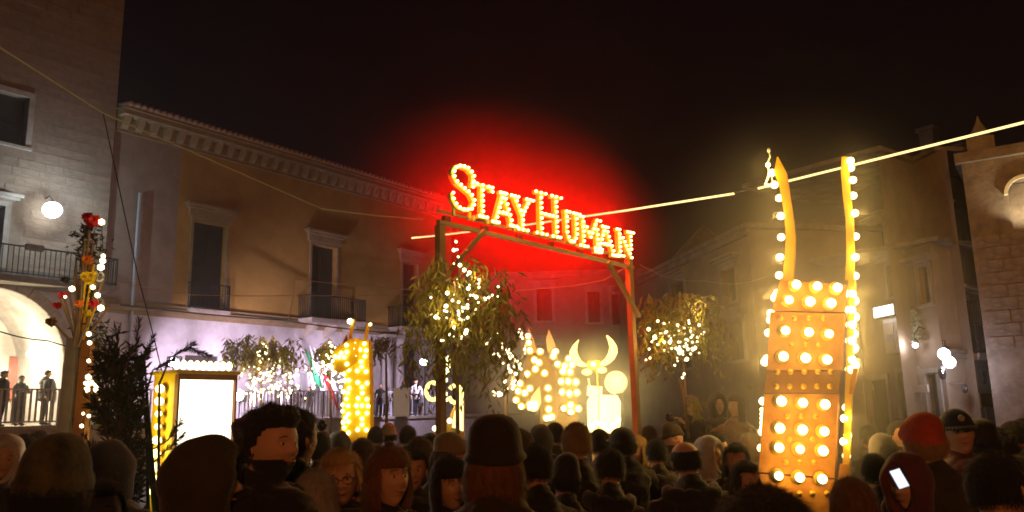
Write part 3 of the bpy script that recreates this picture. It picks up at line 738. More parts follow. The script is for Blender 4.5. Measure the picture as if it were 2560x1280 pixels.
# ================================================================== BIG GIRAFFE LANTERN
GD = 6.0
g0 = at(2005, 1015, GD)
gi = empty('giraffe_lantern', (g0.x, g0.y, 0), 0, 'big orange giraffe neck light figure with two curved yellow horns, at the right', 'light sculpture')
def gp(px, py, d=0.0): return at(px, py, GD + d)
def slab(mb_, quad, th, base=GD, skew=0):
    fr_ = [at(x, y, base) for x, y in quad]; n_ = Vector(((.46 if quad[0][0] > 1800 else 0), 1, 0)).normalized() * th
    mb_.hexa(fr_ + [p + n_ for p in fr_])
secs = [((1925, 780), (2112, 784), (2104, 925), (1917, 925), M_org), ((1917, 928), (2102, 928), (2096, 982), (1910, 982), M_brn), ((1910, 985), (2096, 985), (2086, 1195), (1896, 1180), M_org), ((1896, 1184), (2086, 1199), (2072, 1500), (1880, 1500), M_org)]
for a, b, c_, d_, mm in secs:
    m_ = MB(); slab(m_, [d_, c_, b, a], .30); m_.build('neck_section', mm, gi)
m_ = MB(); slab(m_, [(1930, 776), (2112, 780), (2118, 712), (1950, 700)], .30, GD + .03); m_.build('head', mk('light_orange_paint', (.78, .30, .02), (.7, .24, .02), 4, .5), gi)
# yellow edge board on the right side
m_ = MB(); slab(m_, [(2104, 1250), (2120, 1250), (2138, 700), (2121, 700)], .3, GD + .04); m_.build('side_board', M_yel, gi)
m_ = MB(); slab(m_, [(2122, 985), (2134, 985), (2146, 920), (2132, 920)], .06, GD + .02); m_.build('ear', M_org, gi)
m_ = MB(); slab(m_, [(2092, 1225), (2116, 1225), (2118, 1160), (2100, 1160)], .06, GD + .0); m_.build('mane_tuft', M_org, gi)
def ribbon(name, cl, mm, parent, th=.10, base=GD):
    m_ = MB()
    for (xa, ya, wa), (xb, yb, wb) in zip(cl, cl[1:]):
        slab(m_, [(xb - wb / 2, yb), (xb + wb / 2, yb), (xa + wa / 2, ya), (xa - wa / 2, ya)], th, base)
    return m_.build(name, mm, parent)
ribbon('horn', [(1944, 392, 3), (1950, 428, 30), (1960, 470, 22), (1970, 530, 21), (1976, 590, 22), (1974, 640, 24), (1968, 705, 26)], M_yel, gi, base=GD + .08)
ribbon('horn', [(2111, 392, 14), (2112, 430, 20), (2117, 490, 20), (2124, 550, 20), (2126, 620, 20), (2124, 700, 22)], M_yel, gi, base=GD + .08)
fb = []
for (y, xs) in ((714, (1985, 2037, 2087)), (752, (1967, 2019, 2071)), (828, (1958, 2016, 2066)), (892, (1953, 2008, 2061)), (1003, (1948, 2001, 2056)), (1070, (1944, 2000, 2054)), (1118, (1942, 1994, 2051)), (1188, (1941, 1993, 2049))):
    for i, x in enumerate(xs): fb.append((x, y + i * 4))
DISC = MB(); DISC.tube([(0, 0, 0), (0, .02, 0)], [1, .8], 14); dsm = DISC.mesh('socket', M_yel, True)
for x, y in fb:
    p = gp(x, y); q = p + Vector((0, -.012, 0))
    put('socket', dsm, gi, q, (0, 0, 0), (.052, 1, .052), world=True)
    bulb(p + Vector((0, -.055, 0)), .034 * random.uniform(.9, 1.08), gi, ME_big)
    lamp(p + Vector((0, -.105, 0)), .85, (1, .64, .14), .03, gi)
for y, xs in ((776 + 20, (1950, 1985, 2022, 2058)), (862, (1978, 2013, 2047)), (928 + 2, (1942, 1975, 2010, 2044, 2076)), (966, (1940, 1973, 2008, 2042, 2074)), (1041, (1968, 2002, 2038)), (1098, (1972, 2030)), (1156, (1963, 1998, 2034)), (1234, (1998, 2030, 2066))):
    for x in xs: put('spot', dsm, gi, gp(x, y) + Vector((0, -.010, 0)), (0, 0, 0), (.022, 1, .022), mat=M_spot, world=True)
sb = [(1920, 412), (1930, 432), (1936, 462), (1948, 495), (1952, 540), (1953, 593), (1950, 643), (1948, 688),
      (2126, 402), (2127, 420), (2132, 450), (2133, 489), (2137, 533), (2139, 591), (2138, 643), (2138, 690),
      (1943, 733), (1936, 744), (1927, 783), (1926, 800), (1921, 832), (1917, 897), (1912, 905), (1907, 1003), (1906, 1080), (1903, 1120),
      (2128, 735), (2135, 752), (2126, 775), (2136, 792), (2128, 812), (2133, 835), (2127, 852), (2134, 870), (2128, 900), (2136, 912), (2126, 924),
      (2116, 1019), (2111, 1046), (2119, 1088), (2110, 1104), (2116, 1140)]
for i, (x, y) in enumerate(sb):
    p = gp(x, y, .06 + (.1 if i % 2 else 0)); bulb(p, .02 if i == 0 else (.038 if x > 2120 and 730 < y < 930 else .030), gi, ME_big, 1.0)
    if i % 2 == 0: lamp(p + Vector((.05 if x > 2000 else -.05, -.02, 0)), 5.0, (1, .62, .16), .03, gi)
for k in range(5): bulb(gp(1905, 1024 + k * 11, .2), .017, gi, ME_big, 1.0, 'strip_light')
m_ = MB(); m_.tube([gp(1921, 376, .1), gp(1926, 392, .1), gp(1920, 404, .1), gp(1922, 430, .12), gp(1914, 462, .12)], .006, 6); m_.tube([gp(1912, 462, .12), gp(1926, 432, .12), gp(1934, 462, .12), gp(1912, 462, .12)], .008, 6)
m_.ell(gp(1922, 376, .1), (.014, .014, .02), 10, 6); m_.build('hook_chain', M_white, gi, True)

# ================================================================== SMALL GIRAFFE
SD = 14.0
s0 = at(888, 1038, SD)
sgf = empty('small_giraffe_lantern', (s0.x, s0.y, 0), 0, 'small yellow giraffe light figure in profile, muzzle to the left, before the terrace', 'light sculpture')
sp_ = lambda x, y, d=0: at(x, y, SD + d)
def poly_slab(name, pts, th, base, mm, parent):
    fr_ = [at(x, y, base) for x, y in pts]; bk = [p + Vector((0, th, 0)) for p in fr_]; m_ = MB(); n_ = len(pts)
    m_.poly(fr_); m_.poly(list(reversed(bk)))
    for i in range(n_): m_.poly([fr_[i], bk[i], bk[(i + 1) % n_], fr_[(i + 1) % n_]])
    bm = bmesh.new(); me = m_.mesh('t', mm); bm.from_mesh(me); bmesh.ops.remove_doubles(bm, verts=bm.verts, dist=1e-5); bmesh.ops.recalc_face_normals(bm, faces=bm.faces)
    me2 = bpy.data.meshes.new(name); inv = frame(parent).inverted(); bm.transform(inv); bm.to_mesh(me2); bm.free(); me2.materials.append(mm)
    o = bpy.data.objects.new(name, me2); col.objects.link(o); o.parent = parent; return o
poly_slab('neck', [(852, 1320), (927, 1320), (926, 1100), (925, 960), (922, 850), (877, 848), (868, 880), (862, 930), (856, 1010), (850, 1110)], .35, SD, M_yel2, sgf)
poly_slab('head', [(877, 846), (900, 846), (895, 905), (868, 925), (846, 930), (832, 920), (836, 900), (828, 890), (836, 872), (858, 858)], .28, SD - .06, M_yel2, sgf)
poly_slab('ear', [(856, 858), (866, 836), (870, 856)], .05, SD - .02, M_brn, sgf)
ribbon('horn', [(884, 798, 6), (880, 812, 7), (874, 850, 7)], M_yel2, sgf, .08, SD)
ribbon('horn', [(921, 808, 6), (917, 825, 7), (911, 852, 7)], M_yel2, sgf, .08, SD)
bl = [(875, 803, 1.5), (926, 811, .8), (866, 863, 1), (889, 857, 1), (911, 859, 1), (886, 872, 1), (900, 874, 1), (915, 876, 1), (853, 883, 1), (867, 880, 1), (891, 890, 1), (912, 891, 1), (838, 892, 1.1), (848, 893, 1), (861, 893, 1), (903, 904, 1), (828, 917, 1.1), (867, 910, 1), (904, 917, 1), (872, 925, 1), (893, 927, 1), (915, 929, 1), (860, 935, 1), (862, 951, 1.1), (872, 951, 1), (894, 956, 1), (917, 958, 1), (905, 968, 1), (873, 970, 1), (858, 979, 1.1), (869, 982, 1), (906, 983, 1), (866, 997, 1), (895, 996, 1), (917, 998, 1), (857, 1012, 1), (870, 1015, 1), (891, 1014, 1), (905, 1014, 1), (920, 1015, 1), (857, 1028, 1), (871, 1035, 1), (894, 1032, 1), (917, 1033, 1), (864, 1044, 1), (905, 1047, 1), (858, 1056, 1), (871, 1054, 1), (905, 1062, 1), (861, 1069, 1), (894, 1074, 1), (916, 1075, 1), (854, 1084, 1.1), (871, 1082, 1)]
for i, (x, y, s_) in enumerate(bl):
    p = sp_(x, y, -.09 if (x < 870 and y < 935) else -.03); bulb(p, .034 * s_, sgf)
    if i % 3 == 0: lamp(p + Vector((0, -.12, 0)), .35, (1, .66, .14), .03, sgf)

# ================================================================== LIGHT BOX on the left
BD = 6.5
b0 = at(437, 1048, BD)
FX = Face((b0.x, b0.y), (.59, .807))       # front of the box, same direction as the palace
wX = FX.hit(588, 1000)[0]
bx = empty('light_box', (b0.x, b0.y, 0), 0, 'tall yellow box with a blazing white panel and bulbs down its edge', 'light sculpture')
zt = FX.hit(440, 934)[1]
dX = .34
m_ = MB(); FX.box(m_, 0, wX, -dX, -.03, .35, zt)
bxb = m_.build('casing', M_yel2, bx)
m_ = MB()
for (a, b, c_, d_) in ((0, .018, .35, zt), (wX - .018, wX, .35, zt), (.018, wX - .018, zt - .045, zt), (.018, wX - .018, .35, .40)): FX.box(m_, a, b, -.028, .02, c_, d_)
m_.build('frame', M_brn, bx)
m_ = MB(); FX.box(m_, .019, wX - .019, -.028, -.012, .401, zt - .046); m_.build('panel', G_panel, bx)
m_ = MB(); FX.box(m_, -.03, wX + .02, -dX - .02, .04, zt + .001, zt + .03); m_.build('top_board', M_yel2, bx)
m_ = MB()
for a in (.05, wX - .05):
    for o_ in (-.08, -dX + .06): FX.box(m_, a - .03, a + .03, o_ - .03, o_ + .03, 0, .35)
m_.build('leg', M_wood, bx)
for i in range(9):
    y = (972, 1003, 1034, 1066, 1100, 1133, 1167, 1198, 1226)[i]
    p = FX(0, -.165, 0); zz = at(418, y, p.y).z; q = FX(-.045, -.165, zz)
    r_ = .026 if i in (2, 3) else .036
    bulb(q, r_, bx, ME_big); put('socket', dsm, bx, FX(-.01, -.165, zz), (0, 0, FX.rz - R(90)), (.05, 1, .05), world=True)
    lamp(FX(-.10, -.165, zz), .9, (1, .72, .16), .03, bx)
for i in range(9):
    t = .02 + (wX - .06) * i / 8; bulb(FX(t, -.05, zt + .075), .026, bx, ME_big, 1.5, 'candle_bulb')
    if i % 3 == 1: lamp(FX(t, -.0, zt + .17), 2.0, (1, .72, .3), .03, bx)
d_ = bpy.data.lights.new('panel_light', 'AREA'); d_.shape = 'RECTANGLE'; d_.size = wX - .1; d_.size_y = 1.3; d_.energy = 26; d_.color = (1, .85, .55)
lo_ = bpy.data.objects.new('panel_light', d_); col.objects.link(lo_); lo_.parent = bx
lo_.matrix_basis = frame(bx).inverted() @ (Matrix.Translation(FX(wX / 2, .01, 1.3)) @ FX.n.to_track_quat('-Z', 'Y').to_matrix().to_4x4())
#PART2
# ================================================================== TERRACE LIGHTS AND ADDED FILL LIGHTS
def flood(name, p, to, energy, color, label, spot=110, gm=None, head=.24, poleto=None):
    e = empty(name, (p.x, p.y, poleto if poleto is not None else p.z), 0, label, 'floodlight')
    d = (Vector(to) - p).normalized(); m_ = MB(); m_.bar(p - d * .12, p + d * .02, head * 2, head * 1.5); m_.build('housing', M_dark, e)
    m_ = MB(); m_.ell(p - Vector((0, .16, 0)), (head * .8, head * .5, head * .62), 14, 10); m_.build('glass', gm or G_violet, e, True)
    lamp(p + Vector((0, -.45, .1)), energy * .04, color, .1, e)
    if poleto is not None:
        m_ = MB(); m_.tube([Vector((p.x, p.y, poleto)), p - d * .1], .025, 8); m_.build('stand', M_dark, e)
    lamp(p + d * .16, energy, color, .08, e, spot, to)
    return e
VIO = (.84, .68, 1.0)
flood('floodlight', at(437, 905, 27.5), FP(4.6, 0, 2.6), 1050, VIO, 'floodlight behind the light box washing the palace wall white', 125, poleto=TERR)
flood('floodlight', at(600, 992, 29.5), FP(6.0, 0, 2.8), 1300, VIO, 'low floodlight at the foot of the left fairy-light tree', 125, poleto=TERR)
flood('floodlight', at(810, 893, 32.6), FP(9.0, 0, 2.0), 800, VIO, 'floodlight on a pole right of the tricolour flags', 125, poleto=TERR)
flood('floodlight', at(1062, 905, 33.6), FP(14.5, .3, 2.0), 600, VIO, 'floodlight aimed at the speaker by the dark doorway', 140, poleto=TERR)
ta = FT.hit(75, 905, -3.2)
e = empty('ceiling_lantern', FT(ta[0], -3.0, ta[1]), 0, 'glaring white lantern inside the arched loggia', 'lamp')
m_ = MB(); m_.ell(FT(ta[0], -3.0, ta[1] + .3), (.22, .22, .2), 14, 10); m_.build('globe', G_warmw, e, True)
m_ = MB(); m_.tube([FT(ta[0], -3.0, ta[1] + .5), FT(ta[0], -3.0, ARZ)], .02, 6); m_.build('cord', M_dark, e)
lamp(FT(ta[0], -2.6, ta[1] + .25), 1100, (1, .88, .58), .12, e); lamp(FT(ta[0] - 1.4, -1.6, 3.4), 700, (1, .88, .58), .12, e)
lamp(Vector((2, 12, 11.5)), 1150, (1, .40, .03), .4, None, 120, FP(2.5, 0, 9.8), .9, name='fill_light')  # added unseen spot, puts orange light on the upper palace wall
lamp(Vector((.8, -6, 4.4)), 620, (1, .34, .10), .4, None, name='fill_light')  # added unseen fill behind the camera, lights the faces
lamp(Vector((9, 12, 9)), 1700, (1, .43, .08), .4, None, 100, FR(2, 0, 4), .9, name='fill_light')  # added unseen spot, warms the buildings on the right

# ================================================================== CENTRE FIGURES
CD = 14.0
def cp(x, y, d=0.0): return at(x, y, CD + d)
Q = lambda x, y: (1260 + x / 4.415, 800 + y / 4.415)
dk = empty('donkey_lantern', tuple(cp(1350, 1030))[:2] + (0,), 0, 'donkey head light figure facing left, two pale leaf-shaped ears, left of the horned lantern', 'light sculpture')
M_fig = mk('gilt_board', (.26, .17, .04), (.18, .11, .025), 5, .6)
poly_slab('head', [(1320, 885), (1350, 880), (1372, 895), (1388, 930), (1396, 1300), (1356, 1300), (1350, 1015), (1320, 1020), (1290, 1014), (1280, 997), (1295, 955), (1310, 920)], .3, CD, M_fig, dk)
poly_slab('ear', [(1322, 820), (1335, 850), (1343, 884), (1316, 882), (1313, 850)], .06, CD + .05, M_cream, dk)
poly_slab('ear', [(1372, 823), (1386, 856), (1392, 878), (1380, 892), (1369, 878), (1365, 850)], .06, CD + .06, M_cream, dk)
poly_slab('jaw', [(1349, 965), (1353, 1008), (1336, 1030), (1318, 1024), (1330, 990)], .1, CD - .12, M_cream, dk)
for i, (x, y) in enumerate([(265, 175), (275, 250), (285, 335), (400, 345), (335, 440), (385, 470), (345, 540), (255, 595), (450, 585), (175, 700), (285, 755), (155, 785), (230, 805), (130, 885), (190, 955), (285, 930), (285, 960), (345, 930), (345, 965), (485, 750), (490, 865), (495, 985), (465, 1085), (500, 1080), (530, 1070), (555, 360), (545, 400), (570, 345)]):
    p = cp(*Q(x, y), -.16); bulb(p, .047, dk); put('socket', dsm, dk, p + Vector((0, .06, 0)), (0, 0, 0), (.075, 1, .075), world=True)
    if i % 3 == 0: lamp(p + Vector((0, -.2, 0)), 1.8, (1, .66, .16), .03, dk)
hr = empty('cat_lantern', tuple(cp(1420, 1030, .4))[:2] + (0,), 0, 'upright gilt board figure dotted with bulbs in rows of three, beside the horned lantern', 'light sculpture')
poly_slab('body', [(1388, 912), (1398, 902), (1412, 906), (1424, 890), (1436, 905), (1442, 960), (1452, 1300), (1394, 1300)], .25, CD + .4, M_fig, hr)
for i, (x, y) in enumerate([(590, 485), (715, 425), (670, 505), (750, 495), (650, 565), (730, 570), (630, 678), (710, 678), (795, 683), (640, 795), (722, 810), (805, 800), (735, 940), (660, 975), (738, 1015), (820, 980)]):
    p = at(*Q(x, y), CD + .34); bulb(p, .05, hr); put('socket', dsm, hr, p + Vector((0, .025, 0)), (0, 0, 0), (.08, 1, .08), world=True)
    if i % 3 == 1: lamp(p + Vector((0, -.2, 0)), 1.8, (1, .66, .16), .03, hr)
bu = empty('horned_lantern', tuple(cp(1485, 1030))[:2] + (0,), 0, 'bull head light figure with a glowing crescent of horns', 'light sculpture')
ribbon('horn', [(1447, 849, 2), (1439, 861, 10), (1434, 876, 17), (1436, 890, 21), (1443, 903, 23), (1455, 912, 25), (1469, 916, 28)], G_horn, bu, .12, CD)
ribbon('horn', [(1518, 838, 2), (1527, 850, 11), (1534, 866, 17), (1533, 882, 21), (1525, 897, 23), (1512, 908, 25), (1500, 914, 27)], G_horn, bu, .12, CD)
poly_slab('forehead', [(1470, 903), (1500, 901), (1498, 918), (1484, 924), (1471, 919)], .2, CD - .05, M_yel, bu)
for x, y in ((1467, 930), (1504, 925)):
    m_ = MB(); m_.ell(cp(x, y), (.09, .05, .055), 12, 8); m_.build('ear', G_horn, bu, True)
bulb(cp(1483, 911, -.1), .045, bu)
m_ = MB(); m_.tube([cp(1485, 922, .05), cp(1494, 935, .05), cp(1493, 955, .05), cp(1497, 975, .1), cp(1497, 1300, .1)], .013, 8); m_.build('neck_rod', M_yel, bu)
sn = empty('snail_lantern', tuple(cp(1515, 1030, .3))[:2] + (0,), 0, 'blazing paper lantern drum with a glowing round spiral on its right shoulder', 'light sculpture')
m_ = MB(); m_.tube([cp(1510, 1082, .4), cp(1510, 1060, .4), cp(1510, 1005, .4), cp(1510, 988, .4)], [.27, .29, .30, .24], 20); m_.build('drum', G_snail, sn, True)
m_ = MB(); m_.tube([cp(1486, 990, .2), cp(1487, 966, .2)], .13, 16); m_.build('neck', G_snail, sn, True)
m_ = MB(); m_.tube([cp(1474, 966, .2), cp(1471, 946, .2)], .016, 6); m_.build('feeler', G_horn, sn, True)
m_ = MB(); m_.tube([cp(1541, 955, .35), cp(1541, 955, .2)], .195, 24); m_.build('shell_disc', M_cream, sn)
m_ = MB(); sc_ = cp(1541, 955, .15); m_.tube([sc_ + Vector((math.cos(a) * r_, 0, math.sin(a) * r_)) for a, r_ in ((q * .35, .03 + q * .35 / (2 * math.pi) * .062) for q in range(50))], .021, 6); m_.build('shell_spiral', G_horn, sn, True)
m_ = MB()
for a in (-.2, .2): m_.bar(cp(1510, 1080, .4) + Vector((a, 0, 0)), Vector((cp(1510, 1080, .4).x + a, CD + .4, 0)), .05, .05)
m_.build('stand', M_wood, sn)
for i, (x, y) in enumerate(((1478, 1066), (1492, 1058), (1506, 1062), (1518, 1070), (1532, 1064), (1545, 1050))): bulb(cp(x, y, .06), .05, sn)
lamp(cp(1505, 1030, -.35), 55, (1, .72, .25), .2, sn); lamp(cp(1545, 955, -.3), 22, (1, .72, .25), .15, sn); lamp(cp(1484, 890, -.25), 16, (1, .7, .2), .15, bu)
# small horned figure by the left post
DD = 12.5
de = empty('ram_lantern', tuple(at(1120, 1030, DD))[:2] + (0,), 0, 'small ram light figure with two curled glowing horns behind the left sign post', 'light sculpture')
for cx, cy_, a0, a1 in ((1082, 978, .35, 1.75), (1138, 985, -.9, .8)):
    c0 = at(cx, cy_, DD); m_ = MB(); m_.tube([c0 + Vector((math.cos(math.pi * (a0 + (a1 - a0) * k / 14)) * .10, 0, math.sin(math.pi * (a0 + (a1 - a0) * k / 14)) * .13)) for k in range(15)], [.032] * 15, 8); m_.build('horn', G_horn, de, True)
poly_slab('body', [(1150, 985), (1160, 1000), (1160, 1300), (1090, 1300), (1085, 1075), (1118, 1060), (1128, 1030)], .2, DD + .1, M_fig, de)
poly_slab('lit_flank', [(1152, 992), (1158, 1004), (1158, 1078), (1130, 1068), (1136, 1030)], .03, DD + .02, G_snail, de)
for k in range(5): bulb(at(1120, 893 + k * 8, DD), .035, de)
for x, y in ((1113, 950), (1111, 932), (1087, 1071), (1112, 985), (1112, 1000), (1124, 1052)): bulb(at(x, y, DD - .05), .04, de)
lamp(at(1140, 1010, DD - .3), 22, (1, .7, .22), .1, de)

# ================================================================== TREES AND STRING LIGHTS
def leafmesh(name, items, m, parent, seed=0):
    """items: (pos, dir, length, width)"""
    mb_ = MB()
    for p, d, L, W in items:
        d = d.normalized(); s_ = d.cross(Vector((random.gauss(0, 1), random.gauss(0, 1), random.gauss(0, .4)))).normalized()
        n_ = d.cross(s_) * W * .25
        mb_.poly([p, p + d * L * .5 + s_ * W / 2 + n_, p + d * L, p + d * L * .5 - s_ * W / 2 + n_])
    o = mb_.build(name, m, parent); return o
def tree(px, D, top, bot, cy_px, rx, rz, label, base_z=0, n=70, leaf=M_leaf, lean=0, seed=1, weep=1.0, tr=.06, per=34, L=.15, group='olive and pepper trees hung with fairy lights'):
    random.seed(seed); b = at(px + lean, 1030, D); b.z = base_z; c = at(px, cy_px, D); ppm = F / D
    e = empty('tree', b, 0, label, 'tree', group)
    m_ = MB(); t1 = c + Vector((0, 0, -rz / ppm * .6)); m_.tube([b, b.lerp(t1, .5) + Vector((.03, 0, 0)), t1], [tr, tr * .8, tr * .6], 8); m_.build('trunk', M_bark, e, True)
    lim = MB(); items = []
    RX, RZ = rx / ppm, rz / ppm
    for k in range(n):
        a = random.uniform(0, 2 * math.pi); rr = random.random() ** .6; 
        end = c + Vector((math.cos(a) * RX * rr, math.sin(a) * RX * rr * .8, RZ * (random.uniform(-.1, .95) * (1 - rr * .45))))
        st = t1 + Vector((0, 0, RZ * random.uniform(0, .8)))
        mid = st.lerp(end, .6) + Vector((0, 0, .1)); 
        if k % 2 == 0: lim.tube([st, mid, end], [.018, .012, .006], 5, cap=False)
        hang = random.uniform(.35, 1.0) * RZ * weep; hd = Vector((math.cos(a) * .25, math.sin(a) * .25, -1)).normalized()
        for q in range(per):
            f_ = q / per; p = end + Vector((0, 0, .06 * math.sin(f_ * 3.1))) + hd * hang * f_ + Vector((random.gauss(0, .05), random.gauss(0, .05), random.gauss(0, .03)))
            items.append((p, Vector((random.gauss(0, .5), random.gauss(0, .5), -random.uniform(.3, 1.3))), L * random.uniform(.6, 1.2), L * .24))
    lim.build('limbs', M_bark, e); leafmesh('crown', items, leaf, e)
    return e
tree(1142, 8.2, 620, 960, 770, 130, 175, 'tallest weeping tree in fairy lights, rising under the left end of the letter sign', lean=-15, seed=3, n=60, weep=1.75, L=.12, tr=.03, per=34)
tree(1700, 12.0, 700, 980, 790, 95, 85, 'weeping tree in fairy lights between the right sign post and the big giraffe', lean=14, seed=4, n=64, weep=2.3, tr=.022, L=.13, per=36)
tree(655, 28.5, 820, 1000, 895, 95, 85, 'silvery tree in fairy lights on the terrace above the profile head', base_z=TERR - 1.4, seed=6, n=70, weep=.9, L=.26, per=26)
tree(826, 29.0, 840, 1000, 890, 45, 60, 'narrow tree in fairy lights directly left of the small giraffe', base_z=TERR - 1.4, seed=8, n=34, weep=.9, L=.24, per=22)
tree(965, 27.0, 840, 1000, 860, 34, 42, 'thin drooping tree by the pale portal columns', base_z=TERR - 1.4, seed=9, n=16, weep=1.4, L=.22, per=22)
def fairy(name, pts, D, label, r=.022, jit=.5, lamps=4, en=6, group='fairy light strings'):
    c0 = at(pts[0][0], pts[0][1], D); e = empty('fairy_lights', c0, 0, label, 'string lights', group); ps = []
    for x, y in pts:
        p = at(x, y, D + random.uniform(-jit, jit)); ps.append(p); bulb(p, r * random.choice((.6, .8, .8, 1, 1.4)), e, ME_fairy, 1, 'fairy_bulb')
    m_ = MB()
    for a, b in zip(ps, ps[1:]):
        if (a - b).length < 1.2: m_.tube([a, a.lerp(b, .5) - Vector((0, 0, .03)), b], .003, 3, cap=False)
    m_.build('wire', M_cable, e)
    for k in range(lamps):
        p = ps[(k * len(ps)) // lamps]; lamp(p + Vector((0, -.1, .05)), en, (1, .66, .24), .05, e)
    return e
Z1 = lambda x, y: (1000 + x / 2.783, 360 + y / 2.783)
Z2 = lambda x, y: (1000 + x / 2.56, 780 + y / 2.56)
t1l = [Z1(*q) for q in [(390, 680), (375, 738), (398, 735), (405, 785), (375, 832), (417, 843), (447, 877), (483, 895), (470, 912), (525, 930), (550, 945), (530, 975), (548, 970), (548, 997), (548, 1027), (400, 940), (483, 980), (415, 992), (475, 1005), (445, 1020), (330, 1037), (352, 1042), (380, 1050), (345, 1068), (210, 1050), (215, 1068), (235, 1090), (365, 1088), (408, 1100), (398, 1078), (490, 1052), (475, 1078), (510, 1052), (530, 1065), (545, 1103), (590, 1078), (618, 1068), (642, 1052), (680, 1060), (683, 993), (470, 1120), (450, 1140), (430, 1142), (470, 1140), (320, 1128), (310, 1160), (325, 1165), (357, 1167), (405, 1160), (412, 1185), (435, 1165), (525, 1150), (525, 1178), (218, 1187), (250, 1203), (270, 1212), (310, 1215), (325, 1210), (345, 1222), (470, 1208), (415, 1217), (430, 1225), (445, 1225), (455, 1240), (370, 1240), (370, 1250), (380, 1275)]] + [Z2(*q) for q in [(345, 70), (350, 98), (370, 108), (425, 120), (420, 135), (320, 145), (347, 158), (395, 157), (393, 172), (265, 182), (285, 182)]]
fairy('a', t1l, 8.0, 'fairy lights wound through the tallest weeping tree under the letter sign', .016, .35, 7, 2.6)
rnd = random.Random(11)
def cluster(cx, cy_, sx, sy, n, shape='o'):
    o = []
    while len(o) < n:
        a, b = rnd.gauss(0, .5), rnd.gauss(0, .5)
        if shape == 'v':
            b = rnd.random() ** .7; a = rnd.gauss(0, .4) * (b * .9 + .08); o.append((cx + a * sx, cy_ - sy + b * 2 * sy))
        elif a * a + b * b < 1: o.append((cx + a * sx, cy_ + b * sy))
    return sorted(o, key=lambda q: q[1])
fairy('b', [(1738, 780), (1615, 900), (1625, 895), (1710, 935), (1706, 944)] + cluster(1690, 848, 75, 70, 70), 11.6, 'fairy lights in the tree left of the big giraffe', .022, .4, 6, 7)
fairy('c', cluster(666, 925, 110, 70, 85, 'v') + cluster(690, 955, 120, 55, 40), 28.0, 'fairy lights in the silvery terrace tree behind the profile head', .045, .6, 4, 25)
fairy('d', cluster(830, 912, 75, 65, 55, 'v'), 28.4, 'fairy lights in the narrow tree beside the small giraffe', .045, .4, 3, 22)
dr = [Z2(*q) for q in [(555, 205), (568, 185), (578, 170), (598, 147), (617, 143), (633, 160), (628, 190), (655, 203), (657, 225), (675, 242), (697, 240), (685, 262), (707, 262), (600, 270), (620, 272), (640, 283), (650, 308), (660, 328), (693, 287), (705, 297), (720, 283), (740, 300), (745, 315), (690, 340), (695, 360), (708, 380), (730, 350), (760, 355), (775, 365), (765, 335), (750, 375), (740, 395), (735, 440), (722, 457), (735, 470), (722, 487), (670, 443), (675, 487), (688, 490), (670, 505), (672, 520), (645, 527), (632, 520), (632, 535), (605, 530), (600, 515), (750, 470), (803, 215), (800, 240), (800, 265), (785, 167), (770, 150), (780, 135), (760, 130), (765, 110)]]
de2 = fairy('e', dr, 14.4, 'outline of small bulbs like a rearing animal, left of the donkey figure', .026, .1, 5, 7)
m_ = MB(); b_ = at(1262, 1030, 14.5); b_.z = 0
m_.tube([b_, at(1265, 985, 14.5), at(1290, 930, 14.5), at(1270, 880, 14.5), at(1240, 838, 14.5), at(1217, 858, 14.5)], [.05, .04, .03, .02, .015, .01], 6); m_.tube([at(1290, 930, 14.5), at(1312, 880, 14.5), at(1299, 824, 14.5)], .014, 5)
tag(m_.build('twig_frame', M_bark), 'bare twig frame that carries the animal outline of small bulbs', 'frame')

# big dark evergreen at the left, in front
random.seed(21)
pb = at(295, 1030, 4.6); bz = Vector((pb.x, pb.y, 0))
ev = empty('evergreen_bush', bz, 0, 'big dark evergreen filling the gap between flower pole and light box', 'bush')
m_ = MB(); m_.tube([bz, bz + Vector((.02, .02, 1.2)), bz + Vector((0, 0, 2.1))], [.05, .035, .012], 8); m_.build('trunk', M_bark, ev, True)
items = []; lim = MB()
for k in range(165):
    f_ = random.random(); zz = .15 + f_ * 1.85; a = random.uniform(0, 6.283); rr = (.24 - .17 * max(0, f_ - .35)) * random.uniform(.5, 1.1)
    st = bz + Vector((0, 0, zz)); en = st + Vector((math.cos(a) * rr, math.sin(a) * rr, random.uniform(.02, .30)))
    if k % 3 == 0: lim.tube([st, en], [.008, .003], 4, cap=False)
    for q in range(34):
        g_ = .3 + .7 * q / 34; p = st.lerp(en, g_); items.append((p, (en - st).normalized() * .7 + Vector((random.gauss(0, .6), random.gauss(0, .6), random.gauss(.2, .6))), .075, .014))
lim.build('limbs', M_bark, ev); leafmesh('crown', items, M_leafd, ev)
# arching feathery fronds
ag = empty('feathery_grass', at(400, 1030, 5.0).xy.to_3d(), 0, 'arching feathery fronds leaning over the light box top', 'plant')
for pth in ([(395, 1280), (398, 960), (425, 895), (470, 868), (510, 884)], [(370, 1280), (366, 980), (382, 925), (420, 905)], [(385, 1280), (352, 930), (340, 880), (345, 820)], [(400, 1280), (372, 1130), (420, 1100), (444, 1064)], [(400, 1290), (370, 1170), (410, 1130), (446, 1098)], [(392, 1280), (365, 960), (362, 900), (378, 858)]):
    ps_ = [at(x, y, 5.0) for x, y in pth]; m_ = MB(); m_.tube(ps_, [.012, .008, .005, .003, .002][:len(ps_)], 5, cap=False); fo = m_.build('frond', M_leafd, ag); it = []
    for a, b in zip(ps_[2:], ps_[3:]):
        for q in range(90):
            p = a.lerp(b, q / 70); it.append((p, (b - a).normalized() * .9 + Vector((random.gauss(0, .35), random.gauss(0, .35), random.gauss(-.1, .35))), .05, .006))
    leafmesh('leaves', it, M_leafd, fo)

